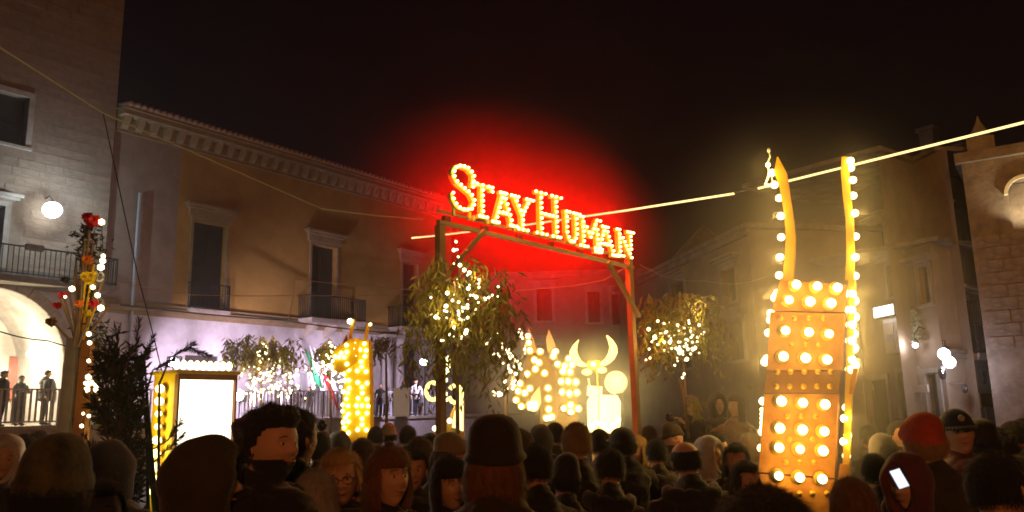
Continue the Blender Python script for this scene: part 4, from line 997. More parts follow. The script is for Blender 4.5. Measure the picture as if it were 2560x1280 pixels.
# ================================================================== FLOWER POLE
PD = 6.2
fpx = lambda x, y, d=0.0: at(x, y, PD + d)
pl = empty('flower_pole', fpx(185, 1030).xy.to_3d(), 0, 'tall totem of boards, fanned sticks, greenery and paper flowers on the left', 'sculpture')
for q in ([(118, 1300), (150, 1300), (192, 845), (166, 845)], [(160, 1300), (196, 1300), (226, 850), (204, 850)]): poly_slab('board', q, .08, PD, M_dkstone if q[0][0] == 118 else M_brn, pl)
random.seed(3)
hub = fpx(196, 868, .05)
for k, (x, y) in enumerate([(128, 800), (146, 735), (160, 742), (172, 726), (185, 690), (196, 700), (206, 660), (216, 690), (226, 640), (236, 655), (244, 700), (250, 735), (262, 690), (272, 768), (212, 600), (224, 575), (205, 640), (232, 600), (190, 650)]):
    m_ = MB(); m_.tube([hub + Vector((random.uniform(-.03, .03), random.uniform(-.05, .05), 0)), fpx(x, y, random.uniform(-.1, .1))], [.012, .008], 6)
    m_.build('stick', M_yelp if k in (7, 9, 11) else M_stick, pl)
def flower(x, y, r_, mm, d=0.0, parent=pl):
    c0 = fpx(x, y, d); m_ = MB()
    for k in range(7):
        a = k * math.tau / 7 + random.random() * .3; v_ = Vector((math.cos(a), -.35, math.sin(a))).normalized(); s_ = v_.cross(Vector((0, 1, 0))).normalized() * r_ * .45
        m_.poly([c0, c0 + v_ * r_ * .6 + s_, c0 + v_ * r_ + Vector((0, .02, 0)), c0 + v_ * r_ * .6 - s_])
        m_.poly([c0 + Vector((0, -.02, 0)), c0 + v_ * r_ * .4 + s_ * .8 + Vector((0, -.04, 0)), c0 + v_ * r_ * .6 + Vector((0, -.05, 0)), c0 + v_ * r_ * .4 - s_ * .8 + Vector((0, -.04, 0))])
    m_.ell(c0 + Vector((0, -.02, 0)), (r_ * .22,) * 3, 8, 6); return m_.build('flower', mm, parent)
for x, y, r_, mm in ((222, 545, .055, M_red), (240, 552, .055, M_red), (229, 556, .05, M_red), (222, 650, .045, M_orp), (218, 692, .05, M_yelp), (234, 690, .045, M_yelp), (228, 700, .05, M_yelp), (221, 782, .03, M_yelp), (160, 738, .035, M_red), (146, 764, .035, M_red), (130, 805, .045, M_brn), (236, 760, .04, M_red), (200, 760, .035, M_orp), (165, 700, .035, M_dark)): flower(x, y, r_, mm, random.uniform(-.12, -.02))
items = []
for k in range(1500):
    y = random.uniform(560, 1060); wd = 16 + (22 if 585 < y < 640 else 0) + (20 if 800 < y else 0); x = 222 - (y - 560) * .02 + random.gauss(0, wd * .55) + (14 if y > 800 else 0)
    items.append((fpx(x, y, random.uniform(.06, .3)), Vector((random.gauss(0, 1), random.gauss(0, 1), random.gauss(0, .8))), .06, .018))
leafmesh('greenery', items, M_leafd, pl)
m_ = MB(); m_.tube([fpx(250, 692, -.08) + Vector((math.cos(a * .4) * .028, 0, math.sin(a * .4) * .034)) for a in range(16)], .008, 6); m_.build('ring', M_white, pl, True)
fl = empty('fairy_lights', fpx(254, 555), 0, 'warm bulbs running down the right side of the flower pole', 'string lights', 'fairy light strings')
pp = [(254, 555, 1.3), (258, 640, .9), (257, 652, 1.2), (252, 668, 1.4), (180, 722, 1.2), (232, 718, 1.0), (244, 738, 1.1), (252, 770, 1.3), (163, 742, .6), (222, 835, 1.0), (224, 857, .9), (222, 902, .8), (221, 943, 1.2), (214, 958, .8), (222, 960, 1.0), (230, 956, .9), (237, 962, .7), (240, 974, 1.0), (217, 974, 1.2), (241, 968, .7), (222, 1040, .7), (204, 1065, .8), (208, 1034, .6)]
for i, (x, y, s_) in enumerate(pp):
    p = fpx(x, y, -.16); bulb(p, .020 * s_, fl, ME_fairy, 1, 'fairy_bulb')
    if i % 2 == 0: lamp(p + Vector((.02, -.05, 0)), .3, (1, .7, .3), .03, fl)
m_ = MB(); m_.tube([fpx(x, y, -.155) for x, y, s_ in pp if x > 200], .003, 4, cap=False); m_.build('wire', M_cable, fl)
m_ = MB(); c0 = fpx(262, 1010, -.1); m_.tube([c0 - Vector((0, 0, .05)), c0, c0 + Vector((0, 0, .05)), c0 + Vector((0, 0, .06))], [.03, .06, .05, .01], 10); o = m_.build('paper_rose', mk('pink_paper', (.6, .42, .34), (.5, .3, .25), 9, .7), pl, True)

# ================================================================== CABLES AND LIGHT ROPES
def line(name, pts, r_, mm, label, cat='cable', group=None, sag=0.0):
    ps_ = [at(*p) for p in pts]; m_ = MB(); out = []
    for a, b in zip(ps_, ps_[1:]):
        for k in range(8): q = a.lerp(b, k / 8); q.z -= sag * math.sin(math.pi * k / 8); out.append(q)
    out.append(ps_[-1]); m_.tube(out, r_, 6); return tag(m_.build(name, mm, None, True), label, cat, group)
e = empty('led_rope', at(2562, 307, 9), 0, 'bright straight LED rope crossing from the right edge behind the horns and letters', 'light rope')
for pts in ([(2600, 296, 8.8), (2135, 412, 11.2), (1896, 471, 13)], [(1835, 484, 13.6), (1560, 527, 16), (1275, 568, 19)], [(1190, 577, 20.5), (1115, 586, 21.5)], [(1088, 589, 22), (1030, 595, 23)]):
    ps_ = [at(*p) for p in pts]; m_ = MB(); m_.tube(ps_, [.016 * (1 + .04 * (p[2] - 9)) for p in pts], 6); m_.build('lit_segment', G_rope, e)
    for p in ps_[:-1]: lamp(p + Vector((0, -.2, 0)), 3, (1, .66, .25), .05, e)
m_ = MB(); m_.tube([at(*p) for p in ((2600, 295, 8.8), (2135, 411, 11.2), (1835, 483, 13.6), (1560, 526, 16), (1275, 567, 19), (1030, 594, 23))], .006, 5); m_.build('carrier_wire', M_cable, e)
line('dim_light_rope', [(-30, 100, 11), (258, 283, 15), (800, 520, 23)], .012, G_ropedim, 'dim golden rope light sloping across the tower and the ochre wall', 'light rope')
line('dim_light_rope', [(803, 522, 23), (930, 538, 25), (1060, 549, 27)], .018, G_ropedim, 'short dim golden rope light just left of the letter S', 'light rope')
line('cable', [(258, 283, 15), (300, 480, 15), (345, 690, 15.5), (385, 845, 16), (412, 960, 16.5)], .011, M_cable, 'thick black cable dropping from the tower corner towards the light box', 'cable', None)
line('cable', [(290, 703, 20), (475, 737, 21), (740, 739, 23), (1050, 736, 25)], .010, M_steelc, 'pale wire drawn level across the balcony of the palace', 'cable', None, .02)
line('cable', [(738, 697, 22), (900, 712, 22), (1090, 727, 21)], .010, M_steelc, 'pale wire from the crooked drop to the tallest tree', 'cable', None, .03)
line('cable', [(738, 697, 22), (733, 740, 22), (722, 800, 22)], .012, M_steelc, 'short pale drop wire hanging in front of the second balcony', 'cable')
line('cable', [(1285, 727, 13), (1430, 715, 12.6), (1510, 700, 12.2), (1572, 664, 11.9)], .006, M_steelc, 'thin wire rising to the right end of the sign beam', 'cable')
line('cable', [(-20, 822, 18), (120, 852, 18.5), (240, 873, 19)], .016, M_cable, 'dark cable crossing the bright arch', 'cable', None, .05)
line('cable', [(300, 762, 26.5), (700, 800, 33), (985, 833, 38)], .03, M_cable, 'dark cable pinned along the top of the pale ground floor', 'cable', None, .05)
line('cable', [(1600, 662, 13), (1760, 702, 14), (1920, 690, 15)], .005, M_steelc, 'faint wire from the right sign post towards the big giraffe', 'cable', None, .1)

# ================================================================== FLAGS, LECTERN, PLANT POT
def flag(x0, y0, cols, label, D=33, lean=.25):
    base = at(x0 + 30, 985, D); top = at(x0, y0, D)
    e = empty('flag', base, 0, label, 'flag')
    m_ = MB(); m_.tube([base, top], .025, 6); m_.build('pole', M_white, e)
    for k, mm in enumerate(cols):
        m_ = MB(); gx = lambda u, v: top + Vector((.12 + u * .36 + v * .50, .12 * math.sin(u * 5 + v * 4), -.05 - v * 1.35 - u * .42))
        for i in range(5):
            for j in range(7):
                u0, u1 = k + i / 5, k + (i + 1) / 5; v0, v1 = j / 7, (j + 1) / 7
                m_.poly([gx(u0, v0), gx(u1, v0), gx(u1, v1), gx(u0, v1)])
        m_.build('stripe', mm, e, True)
flag(752, 868, (M_green, M_flagw, M_flagr), 'green, white and red tricolour flag drooping on the terrace')
flag(775, 864, (M_flagw, M_flagw), 'plain white flag behind the tricolour', 33.6)
m_ = MB()
for i in range(8):
    gx = lambda u, v: at(728 + 62 * u, 928 + 58 * v + 6 * math.sin(u * 3), 33.4) + Vector((0, .1 * math.sin(u * 12), 0))
    for j in range(4): m_.poly([gx(i / 8, j / 4), gx((i + 1) / 8, j / 4), gx((i + 1) / 8, (j + 1) / 4), gx(i / 8, (j + 1) / 4)])
bn = m_.build('banner', M_flagw, None, True); tag(bn, 'white sheet banner on the terrace under the flags', 'banner')
lc = at(1005, 1035, 32.8)
m_ = MB(); m_.box(lc.x - .32, lc.x + .32, lc.y - .22, lc.y + .22, TERR, TERR + 1.05); m_.box(lc.x - .38, lc.x + .38, lc.y - .3, lc.y + .26, TERR + 1.052, TERR + 1.12); m_.tube([(lc.x, lc.y, TERR + 1.12), (lc.x, lc.y - .1, TERR + 1.4)], .015, 6)
tag(m_.build('lectern', M_flagw), 'white draped lectern on the terrace right of the small giraffe', 'lectern')
pp_ = at(606, 1080, 12); m_ = MB(); m_.tube([(pp_.x, pp_.y, 0), (pp_.x, pp_.y, 1.3), (pp_.x, pp_.y, pp_.z), (pp_.x, pp_.y, pp_.z + .17), (pp_.x, pp_.y, pp_.z + .2)], [.10, .08, .13, .21, .19], 18)
tag(m_.build('stone_urn', M_pale, None, True), 'pale stone urn on a foot, right of the light box', 'urn')
bn_ = at(1780, 1120, 8.3)
m_ = MB(); m_.box(bn_.x - .6, bn_.x + .6, 7.95, 8.75, 0, .38); tag(m_.build('bench_block', M_stone), 'low stone block under the three people above the crowd', 'bench')

# ================================================================== PEOPLE
HC = Vector((0, -.012, 1.592))      # head centre
def sm(a, b, x): x = max(0, min(1, (x - a) / (b - a))); return x * x * (3 - 2 * x)
def gs(x, s_): return math.exp(-(x / s_) ** 2)
def headpt(d, bumps=True):
    x, y, z = d.x * .074, d.y * .096, d.z * (.122 if d.z < 0 else .112)
    if 0 < d.z < .9999:
        q = math.sqrt((1 - d.z ** 2.9) / (1 - d.z ** 2)); x *= q; y *= q
    if d.z < 0:
        q = -d.z; x *= 1 - .30 * q ** 1.4
        if y > 0: y *= 1 - .45 * q
        else: y *= 1 - .10 * q
    if bumps and d.y < 0:
        f_ = sm(0, .5, -d.y)
        yy = 0
        nz_ = sm(.22, -.10, d.z) * (1 if d.z > -.14 else gs(d.z + .14, .07))
        yy += .026 * gs(d.x, .13 + .10 * sm(.1, -.14, d.z)) * nz_ * (1 if d.z < .22 else 0)
        yy += .006 * gs(d.z - .26, .10) * gs(abs(d.x) - .22, .3)
        yy -= .011 * gs(abs(d.x) - .36, .17) * gs(d.z - .10, .11)
        yy += .006 * gs(abs(d.x) - .48, .2) * gs(d.z + .15, .16)
        yy += .007 * gs(d.x, .24) * (gs(d.z + .35, .045) + gs(d.z + .45, .05)); yy -= .004 * gs(d.x, .28) * gs(d.z + .40, .02)
        yy -= .005 * gs(d.x, .3) * gs(d.z + .56, .06); yy += .010 * gs(d.x, .25) * gs(d.z + .76, .13)
        y -= yy * f_
    return Vector((x, y, z))
def headmesh(mb_, n=44, m=40):
    base = len(mb_.v)
    for i in range(m + 1):
        a = math.pi * i / m
        for j in range(n):
            b = 2 * math.pi * j / n
            mb_.v.append(tuple(HC + headpt(Vector((math.sin(a) * math.cos(b), math.sin(a) * math.sin(b), math.cos(a))))))
    for i in range(m):
        for j in range(n): mb_.f.append((base + i * n + j, base + (i + 1) * n + j, base + (i + 1) * n + (j + 1) % n, base + i * n + (j + 1) % n)); mb_.m.append(0)
    for s_ in (-1, 1): mb_.ell(HC + Vector((s_ * .076, .012, -.005)), (.011, .021, .033), 8, 8)
    mb_.tube([HC + Vector((0, .018, -.05)), HC + Vector((0, .022, -.13)), HC + Vector((0, .03, -.22))], [.052, .055, .07], 14)
def remesh(mb_, vox, name, mats, folds=0, smooth=2, fs=7):
    me = mb_.mesh('t', mats[0]); o = bpy.data.objects.new('t', me); col.objects.link(o)
    r_ = o.modifiers.new('r', 'REMESH'); r_.mode = 'VOXEL'; r_.voxel_size = vox
    s_ = o.modifiers.new('s', 'SMOOTH'); s_.iterations = smooth; s_.factor = .6
    dg = bpy.context.evaluated_depsgraph_get(); m2 = bpy.data.meshes.new_from_object(o.evaluated_get(dg)); bpy.data.objects.remove(o); bpy.data.meshes.remove(me)
    m2.name = name
    if folds:
        for v in m2.vertices:
            p = v.co; q = Vector((p.x * fs, p.y * fs, p.z * fs * 1.6))
            v.co = p + v.normal * (folds * (noise.noise(q) * 1.0 + .5 * noise.noise(q * 2.3)))
    m2.materials.clear(); [m2.materials.append(x) for x in mats]
    m2.polygons.foreach_set('use_smooth', [True] * len(m2.polygons)); return m2
ARMS = {'down': [[(.170, .01, 1.34), (.245, .03, 1.14), (.25, -.04, .90)], [(-.170, .01, 1.34), (-.245, .03, 1.14), (-.25, -.04, .90)]],
        'hold': [[(.170, .01, 1.34), (.25, -.02, 1.15), (.09, -.27, 1.20)], [(-.170, .01, 1.34), (-.25, -.02, 1.15), (-.07, -.27, 1.17)]],
        'point': [[(.170, .01, 1.34), (.25, -.02, 1.15), (.12, -.22, 1.12)], [(-.170, .01, 1.34), (-.34, -.16, 1.22), (-.52, -.33, 1.40)]]}
def hand(mb_, w_, el, s_):
    d = (Vector(w_) - Vector(el)).normalized(); w_ = Vector(w_); up = Vector((0, 0, 1)); sd = d.cross(up).normalized() if abs(d.z) < .9 else Vector((0, 1, 0)); pn = sd.cross(d)
    mb_.tube([w_ - d * .03, w_, w_ + d * .03, w_ + d * .075, w_ + d * .085], [.022, .024, .036, .038, .022], 10, sx=.5)
    for k in range(4):
        o = sd * (-.027 + .018 * k); L = (.062, .075, .078, .066)[k]; b = w_ + d * .078 + o
        mb_.tube([b - d * .02, b, b + d * L * .45 - pn * .006, b + d * L * .8 - pn * .024, b + d * L - pn * .036], [.009, .0092, .0085, .0075, .004], 6)
    b = w_ + d * .02 - sd * .03 * s_; mb_.tube([b, b + d * .025 - sd * .022 * s_ - pn * .01, b + d * .052 - sd * .030 * s_ - pn * .02], [.012, .011, .006], 6)
BODY = {}; COAT = {}
for k, arms in ARMS.items():
    mb_ = MB()
    mb_.tube([(0, .02, .88), (0, .01, .98), (0, 0, 1.12), (0, 0, 1.28), (0, .01, 1.36), (0, .015, 1.42), (0, .02, 1.47)], [.13, .14, .12, .145, .15, .10, .055], 16, sx=.72)
    for s_ in (-1, 1): mb_.tube([(s_ * .08, .01, .96), (s_ * .09, 0, .75), (s_ * .10, -.01, .49), (s_ * .10, .02, .25), (s_ * .10, .02, .07)], [.085, .075, .052, .05, .036], 12); mb_.tube([(s_ * .10, .04, .035), (s_ * .10, -.10, .035), (s_ * .10, -.16, .03)], [.04, .04, .03], 8)
    for a in arms: mb_.tube([(a[0][0] * .7, .01, 1.35)] + a, [.05, .045, .038, .026], 10)
    tmp = remesh(mb_, .022, 'body', [M_skin])
    m2 = MB(); headmesh(m2)
    for a, s_ in zip(arms, (1, -1)): hand(m2, a[2], a[1], s_)
    bm = bmesh.new(); bm.from_mesh(tmp); t2 = m2.mesh('t', M_skin, True); bm.from_mesh(t2); bm.to_mesh(tmp); bm.free(); bpy.data.meshes.remove(t2)
    tmp.polygons.foreach_set('use_smooth', [True] * len(tmp.polygons)); BODY[k] = tmp
    mb_ = MB()
    mb_.tube([(0, .01, .74), (0, .01, .80), (0, .01, .98), (0, 0, 1.12), (0, 0, 1.27), (0, .008, 1.35), (0, .014, 1.40), (0, .02, 1.445), (0, .02, 1.48), (0, .012, 1.52)], [.19, .20, .195, .185, .20, .207, .19, .145, .098, .082], 22, sx=.70)
    for a in arms: mb_.tube([(a[0][0] * .55, .012, 1.37), (a[0][0] * .93, .01, 1.345)] + [tuple(Vector(a[0]).lerp(Vector(a[1]), .5)), a[1], tuple(Vector(a[1]).lerp(Vector(a[2]), .96))], [.07, .075, .068, .058, .047], 14)
    COAT[k] = remesh(mb_, .015, 'coat', [mk('coat', (.04, .04, .04))], .020, 2, 9)
mb_ = MB()
for s_ in (-1, 1): mb_.tube([(s_ * .08, .01, .96), (s_ * .09, 0, .75), (s_ * .10, -.01, .49), (s_ * .10, .02, .25), (s_ * .10, .02, .05)], [.11, .095, .075, .072, .07], 14)
mb_.tube([(0, .01, .88), (0, .01, 1.0)], [.15, .16], 16, sx=.8); TROUS = remesh(mb_, .018, 'trousers', [mk('denim', (.025, .028, .04), (.04, .042, .055), 9, .9)], .006, 2)
mb_ = MB()
for s_ in (-1, 1): mb_.tube([(s_ * .10, .075, .05), (s_ * .10, .02, .06), (s_ * .10, -.10, .045), (s_ * .10, -.175, .035)], [.035, .05, .046, .028], 10)
SHOES = mb_.mesh('shoes', M_dark, True)

def shell(fn, n=48, m=36):
    mb_ = MB(); base = 0
    for i in range(m + 1):
        a = math.pi * i / m
        for j in range(n):
            b = 2 * math.pi * j / n; d = Vector((math.sin(a) * math.cos(b), math.sin(a) * math.sin(b), math.cos(a))); mb_.v.append(tuple(HC + fn(d, a, b)))
    for i in range(m):
        for j in range(n): mb_.f.append((i * n + j, (i + 1) * n + j, (i + 1) * n + (j + 1) % n, i * n + (j + 1) % n)); mb_.m.append(0)
    return mb_
def hairfn(th, low, wave=.5, bald=False, fringe=.55, hatted=False):
    def fn(d, a, b):
        p = headpt(d, False)
        front = sm(.15, -.45, d.y)                       # 1 in the face direction
        lim = -low + (fringe + low) * front
        k = sm(lim - .10, lim + .12, d.z)
        if bald: k *= sm(.75, .45, d.z)
        if hatted: k *= sm(.30, .16, d.z)
        st = noise.noise(Vector((b * 5, a * 1.2, 3.1))) * .35 + noise.noise(Vector((b * 15, a * 3.0, 1.7))) * .22 + noise.noise(p * 30) * wave * .5
        o = th * k * (1 + st) - .02 * (1 - k)
        q = p + p.normalized() * o
        return q
    return fn
def hairmesh(kind):
    mt = mk('hair', (.03, .02, .015))
    if kind == 'short': mb_ = shell(hairfn(.013, .35))
    elif kind == 'hatshort': mb_ = shell(hairfn(.010, .40, hatted=True))
    elif kind == 'curly': mb_ = shell(hairfn(.026, .4, 2.0))
    elif kind == 'bald': mb_ = shell(hairfn(.009, .4, .5, True))
    elif kind in ('bob', 'long', 'bun', 'hatbob'):
        mb_ = shell(hairfn(.021, .55, .6, fringe=.35 if kind == 'bob' else .6, hatted=kind == 'hatbob'))
        if kind == 'bun':
            mb_.ell(HC + Vector((0, .115, .055)), (.05, .045, .05), 14, 10)
        else:
            L = .17 if 'bob' in kind else .34
            n = 56; m = 12; base = len(mb_.v)
            for i in range(m + 1):
                v = i / m
                for j in range(n + 1):
                    u = j / n; an = R(-38) + R(256) * u; st = .008 * noise.noise(Vector((u * 26, v * 2, 5))) + .004 * noise.noise(Vector((u * 70, v * 3, 9)))
                    rr = .086 + .030 * math.sin(v * 2.2) + st - (.02 * v if kind == 'bob' else 0); edge = min(u, 1 - u)
                    mb_.v.append(tuple(HC + Vector((math.cos(an) * rr * .98, math.sin(an) * rr * 1.12 + .008, .05 - v * (L + .03 * noise.noise(Vector((u * 14, 0, 2))))))))
            for i in range(m):
                for j in range(n): q = base + i * (n + 1) + j; mb_.f.append((q, q + n + 1, q + n + 2, q + 1)); mb_.m.append(0)
    rg = random.Random(4); base_n = len(mb_.v); cand = [Vector(v) for v in mb_.v]; keep = []
    for v in cand:
        o = v - HC; hd = headpt(o.normalized(), False).length
        if o.length > 1.04 * hd or o.z < -.13: keep.append(v)
    for _ in range(3600 if kind != 'bald' else 900):
        v = rg.choice(keep); o = (v - HC); nrm = Vector((o.x, o.y, o.z * .6 if o.z > 0 else 0)).normalized()
        dn = Vector((rg.gauss(0, .45), rg.gauss(0, .45), -.8)); dn = (dn - nrm * dn.dot(nrm)).normalized()
        if kind == 'curly' and rg.random() < .6: dn = Vector((rg.gauss(0, 1), rg.gauss(0, 1), rg.gauss(0, 1))).normalized()
        L_ = rg.uniform(.02, .055) * (.40 if kind == 'curly' else .62 if kind in ('short', 'bald', 'hatshort') else 1); sd = dn.cross(nrm) * .0007
        p0 = v + nrm * .0005; p1 = v + dn * L_ * .5 + nrm * rg.uniform(.001, .005); p2 = v + dn * L_ + nrm * rg.uniform(-.001, .016)
        mb_.poly([p0 - sd, p0 + sd, p1 + sd, p1 - sd]); mb_.poly([p1 - sd, p1 + sd, p2])
    me = mb_.mesh('hair_' + kind, mt, True); return me
def hatmesh(kind):
    mt = mk('hat', (.04, .04, .04)); mb_ = MB()
    if kind in ('beanie', 'pompom'):
        def fn(d, a, b):
            p = headpt(d, False); dz_ = d.z + .12 * sm(0, 1, d.y) - .24 * sm(0, 1, -d.y); k = sm(.0, .07, dz_); rib = .0022 * math.sin(b * 34) + .004 * noise.noise(p * 22)
            roll = .006 * sm(.32, .26, dz_)
            q = p * (1 + .0) + p.normalized() * ((.010 + roll + rib + .012 * sm(.3, .9, d.z) * (1 + noise.noise(p * 9))) * k - .02 * (1 - k)); q.z += .012 * sm(.4, 1, d.z) * k; q.y += .014 * sm(.5, 1, d.z); return q
        mb_ = shell(fn, 68, 34)
        if kind == 'pompom':
            for k in range(60):
                a, b = random.uniform(0, 3.14), random.uniform(0, 6.28); mb_.ell(HC + Vector((math.sin(a) * math.cos(b) * .03, math.sin(a) * math.sin(b) * .03, .185 + math.cos(a) * .03)), (.011,) * 3, 5, 4)
    elif kind == 'cap':
        def fn(d, a, b):
            p = headpt(d, False); k = sm(.10, .2, d.z); return p + p.normalized() * ((.016) * k - .02 * (1 - k))
        mb_ = shell(fn, 40, 30); n = 14
        for i in range(n):
            a0 = R(200) + R(140) * i / n; a1 = R(200) + R(140) * (i + 1) / n; f_ = lambda a, r_, z: HC + Vector((math.cos(a) * .088 * (1 + (r_ - 1) * .25), math.sin(a) * .10 * r_, z - .02 * (r_ - 1)))
            P = [f_(a0, .98, .035), f_(a1, .98, .035), f_(a1, 1 + .75 * math.sin(math.pi * (i + 1) / n) ** .6, .03), f_(a0, 1 + .75 * math.sin(math.pi * i / n) ** .6, .03)]
            mb_.hexa(P + [p + Vector((0, 0, .006)) for p in P])
    elif kind == 'felt':
        prof = [(.0, .158), (.04, .155), (.075, .142), (.099, .115), (.110, .08), (.114, .045), (.116, .02), (.128, .004), (.130, -.004), (.116, -.004), (.1, .0)]
        n = 40
        for r_, z in prof:
            for j in range(n):
                a = 2 * math.pi * j / n; mb_.v.append(tuple(HC + Vector((math.cos(a) * r_ * .92, math.sin(a) * r_ * 1.08, z + .006 * math.sin(a * 2) * (r_ > .12)))))
        for i in range(len(prof) - 1):
            for j in range(n): mb_.f.append((i * n + j, (i + 1) * n + j, (i + 1) * n + (j + 1) % n, i * n + (j + 1) % n)); mb_.m.append(0)
    elif kind == 'hood':
        def fn(d, a, b):
            p = headpt(d, False); op = math.sqrt((d.x / .66) ** 2 + ((d.z + .08) / .80) ** 2)
            k = 1 if d.y > -.1 else sm(.85, 1.05, op)
            q = p * 1.0 + p.normalized() * ((.040 + .008 * noise.noise(p * 18)) * k - .025 * (1 - k)); q.y += .02 * k * sm(0, 1, d.y); 
            if d.z < -.3: q.z -= .05 * k; q.x *= 1 + .35 * k * sm(-.3, -.9, d.z); 
            q.z += .015 * sm(.5, 1, d.z); return q
        mb_ = shell(fn, 52, 40)
        r0 = [(math.cos(t) * .058 * 1.12, -.088 + .012 * math.cos(t) ** 2, -.01 + math.sin(t) * .115) for t in [i * math.tau / 30 for i in range(31)]]
        mb_.tube([HC + Vector(p) for p in r0], [.013] * 31, 8)
    elif kind == 'scarf':
        for k in range(2):
            mb_.tube([HC + Vector((math.cos(t) * (.085 + .008 * math.sin(5 * t)), .015 + math.sin(t) * (.08 + .006 * math.sin(4 * t + 1)), -.150 - .028 * k + .008 * math.sin(3 * t + k))) for t in [i * math.tau / 26 for i in range(27)]], [.026] * 27, 8)
        mb_.tube([HC + Vector((.03, -.08, -.17)), HC + Vector((.05, -.13, -.26)), HC + Vector((.045, -.14, -.42))], [.03, .034, .036], 8, sx=.4)
    if kind == 'hooddown':
        ps_ = [HC + Vector((math.sin(t) * (.125 + .008 * math.sin(t * 6)), .03 + math.cos(t) * .115, -.165 - .035 * math.cos(t) + .006 * math.sin(9 * t))) for t in [R(-125) + R(250) * i / 22 for i in range(23)]]
        mb_.tube(ps_, [.016 + .034 * math.sin(math.pi * i / 22) ** .7 for i in range(23)], 12, sx=1.15)
    return mb_.mesh('hat_' + kind, mt, True)
HAIR = {k: hairmesh(k) for k in ('short', 'curly', 'bald', 'bob', 'long', 'bun', 'hatshort', 'hatbob')}
HAT = {k: hatmesh(k) for k in ('beanie', 'pompom', 'cap', 'felt', 'hood', 'scarf', 'hooddown')}
PRG = random.Random(12)
EYES = []
EMATS = [mk('eye_white', (.6, .56, .5), None, rough=.3), mk('iris', (.02, .012, .008), None, rough=.2)]
for s_ in (-1, 1):
    EY = MB(); EY.ell(HC + Vector((s_ * .0275, -.0735, .0105)), (.0125, .0110, .0062), 10, 8, mi=0); EY.ell(HC + Vector((s_ * .0275, -.0828, .0105)), (.0048, .0030, .0052), 8, 6, mi=1)
    EYES.append(EY.mesh('eye', EMATS, True))
BR = MB()
for s_ in (-1, 1): BR.tube([HC + Vector((s_ * .012, -.0935, .030)), HC + Vector((s_ * .028, -.0930, .0355)), HC + Vector((s_ * .045, -.0810, .031))], [.0012, .0022, .001], 6)
BROWS = BR.mesh('brows', mk('brow', (.03, .018, .01)), True)
LP = MB(); LP.tube([HC + Vector((-.027, -.0850, -.0435)), HC + Vector((-.012, -.0975, -.0475)), HC + Vector((0, -.0995, -.0485)), HC + Vector((.012, -.0975, -.0475)), HC + Vector((.027, -.0850, -.0435))], [.001, .003, .0035, .003, .001], 6)
LIPS = LP.mesh('lips', mk('lip', (.40, .17, .11), None, rough=.45), True)
GL = MB()
for s_ in (-1, 1): GL.tube([HC + Vector((s_ * .029 + math.cos(t) * .022, -.106, .010 + math.sin(t) * .017)) for t in [i * math.tau / 16 for i in range(17)]], [.0018] * 17, 5); GL.tube([HC + Vector((s_ * .05, -.104, .014)), HC + Vector((s_ * .078, -.04, .014)), HC + Vector((s_ * .08, .02, .006))], .0016, 5)
GL.tube([HC + Vector((-.008, -.108, .013)), HC + Vector((.008, -.108, .013))], .0018, 5)
GLAS = GL.mesh('glasses', M_dark, True)
BD_ = shell(lambda d, a, b: headpt(d, True) + headpt(d, False).normalized() * ((.013 * (1 + noise.noise(Vector((b * 12, a * 9, 0))))) * sm(-.28, -.42, d.z) * sm(.45, -.05, d.y) * (1 - .9 * gs(d.x, .2) * gs(d.z + .40, .07)) - .004), 40, 30)
BEARD = BD_.mesh('beard', mk('beard', (.03, .02, .015)), True)
MATC = {}
def cm(name, c, c2=None, rough=.9):
    if name not in MATC: MATC[name] = mk(name, c, c2 or tuple(x * .7 for x in c), 14, rough, .25, sheen=.2, bscale=60)
    return MATC[name]
BLK = cm('black_cloth', (.024, .015, .011), (.010, .007, .006)); NAV = cm('navy_cloth', (.018, .018, .028)); BRN = cm('brown_cloth', (.045, .028, .015)); GRY = cm('grey_cloth', (.05, .047, .045)); OLV = cm('olive_cloth', (.05, .037, .017))
RED = cm('rust_knit', (.50, .06, .015)); GRN = cm('green_cloth', (.02, .12, .06)); CAM_ = cm('camel_cloth', (.28, .17, .08)); CRM = cm('cream_knit', (.26, .20, .12)); WHT = cm('white_cloth', (.5, .48, .46)); BLU = cm('blue_cloth', (.08, .13, .25)); MAR = cm('maroon_cloth', (.12, .02, .02)); SAL = cm('salmon_cloth', (.22, .10, .05))
HB = cm('black_hair', (.018, .013, .010)); HBR = cm('brown_hair', (.07, .035, .015)); HBL = cm('blonde_hair', (.46, .28, .10)); HG = cm('grey_hair', (.30, .27, .24)); HRD = cm('auburn_hair', (.18, .07, .025))
SK2 = mk('skin_tan', (.42, .21, .12), (.48, .25, .15), 8, .55); 
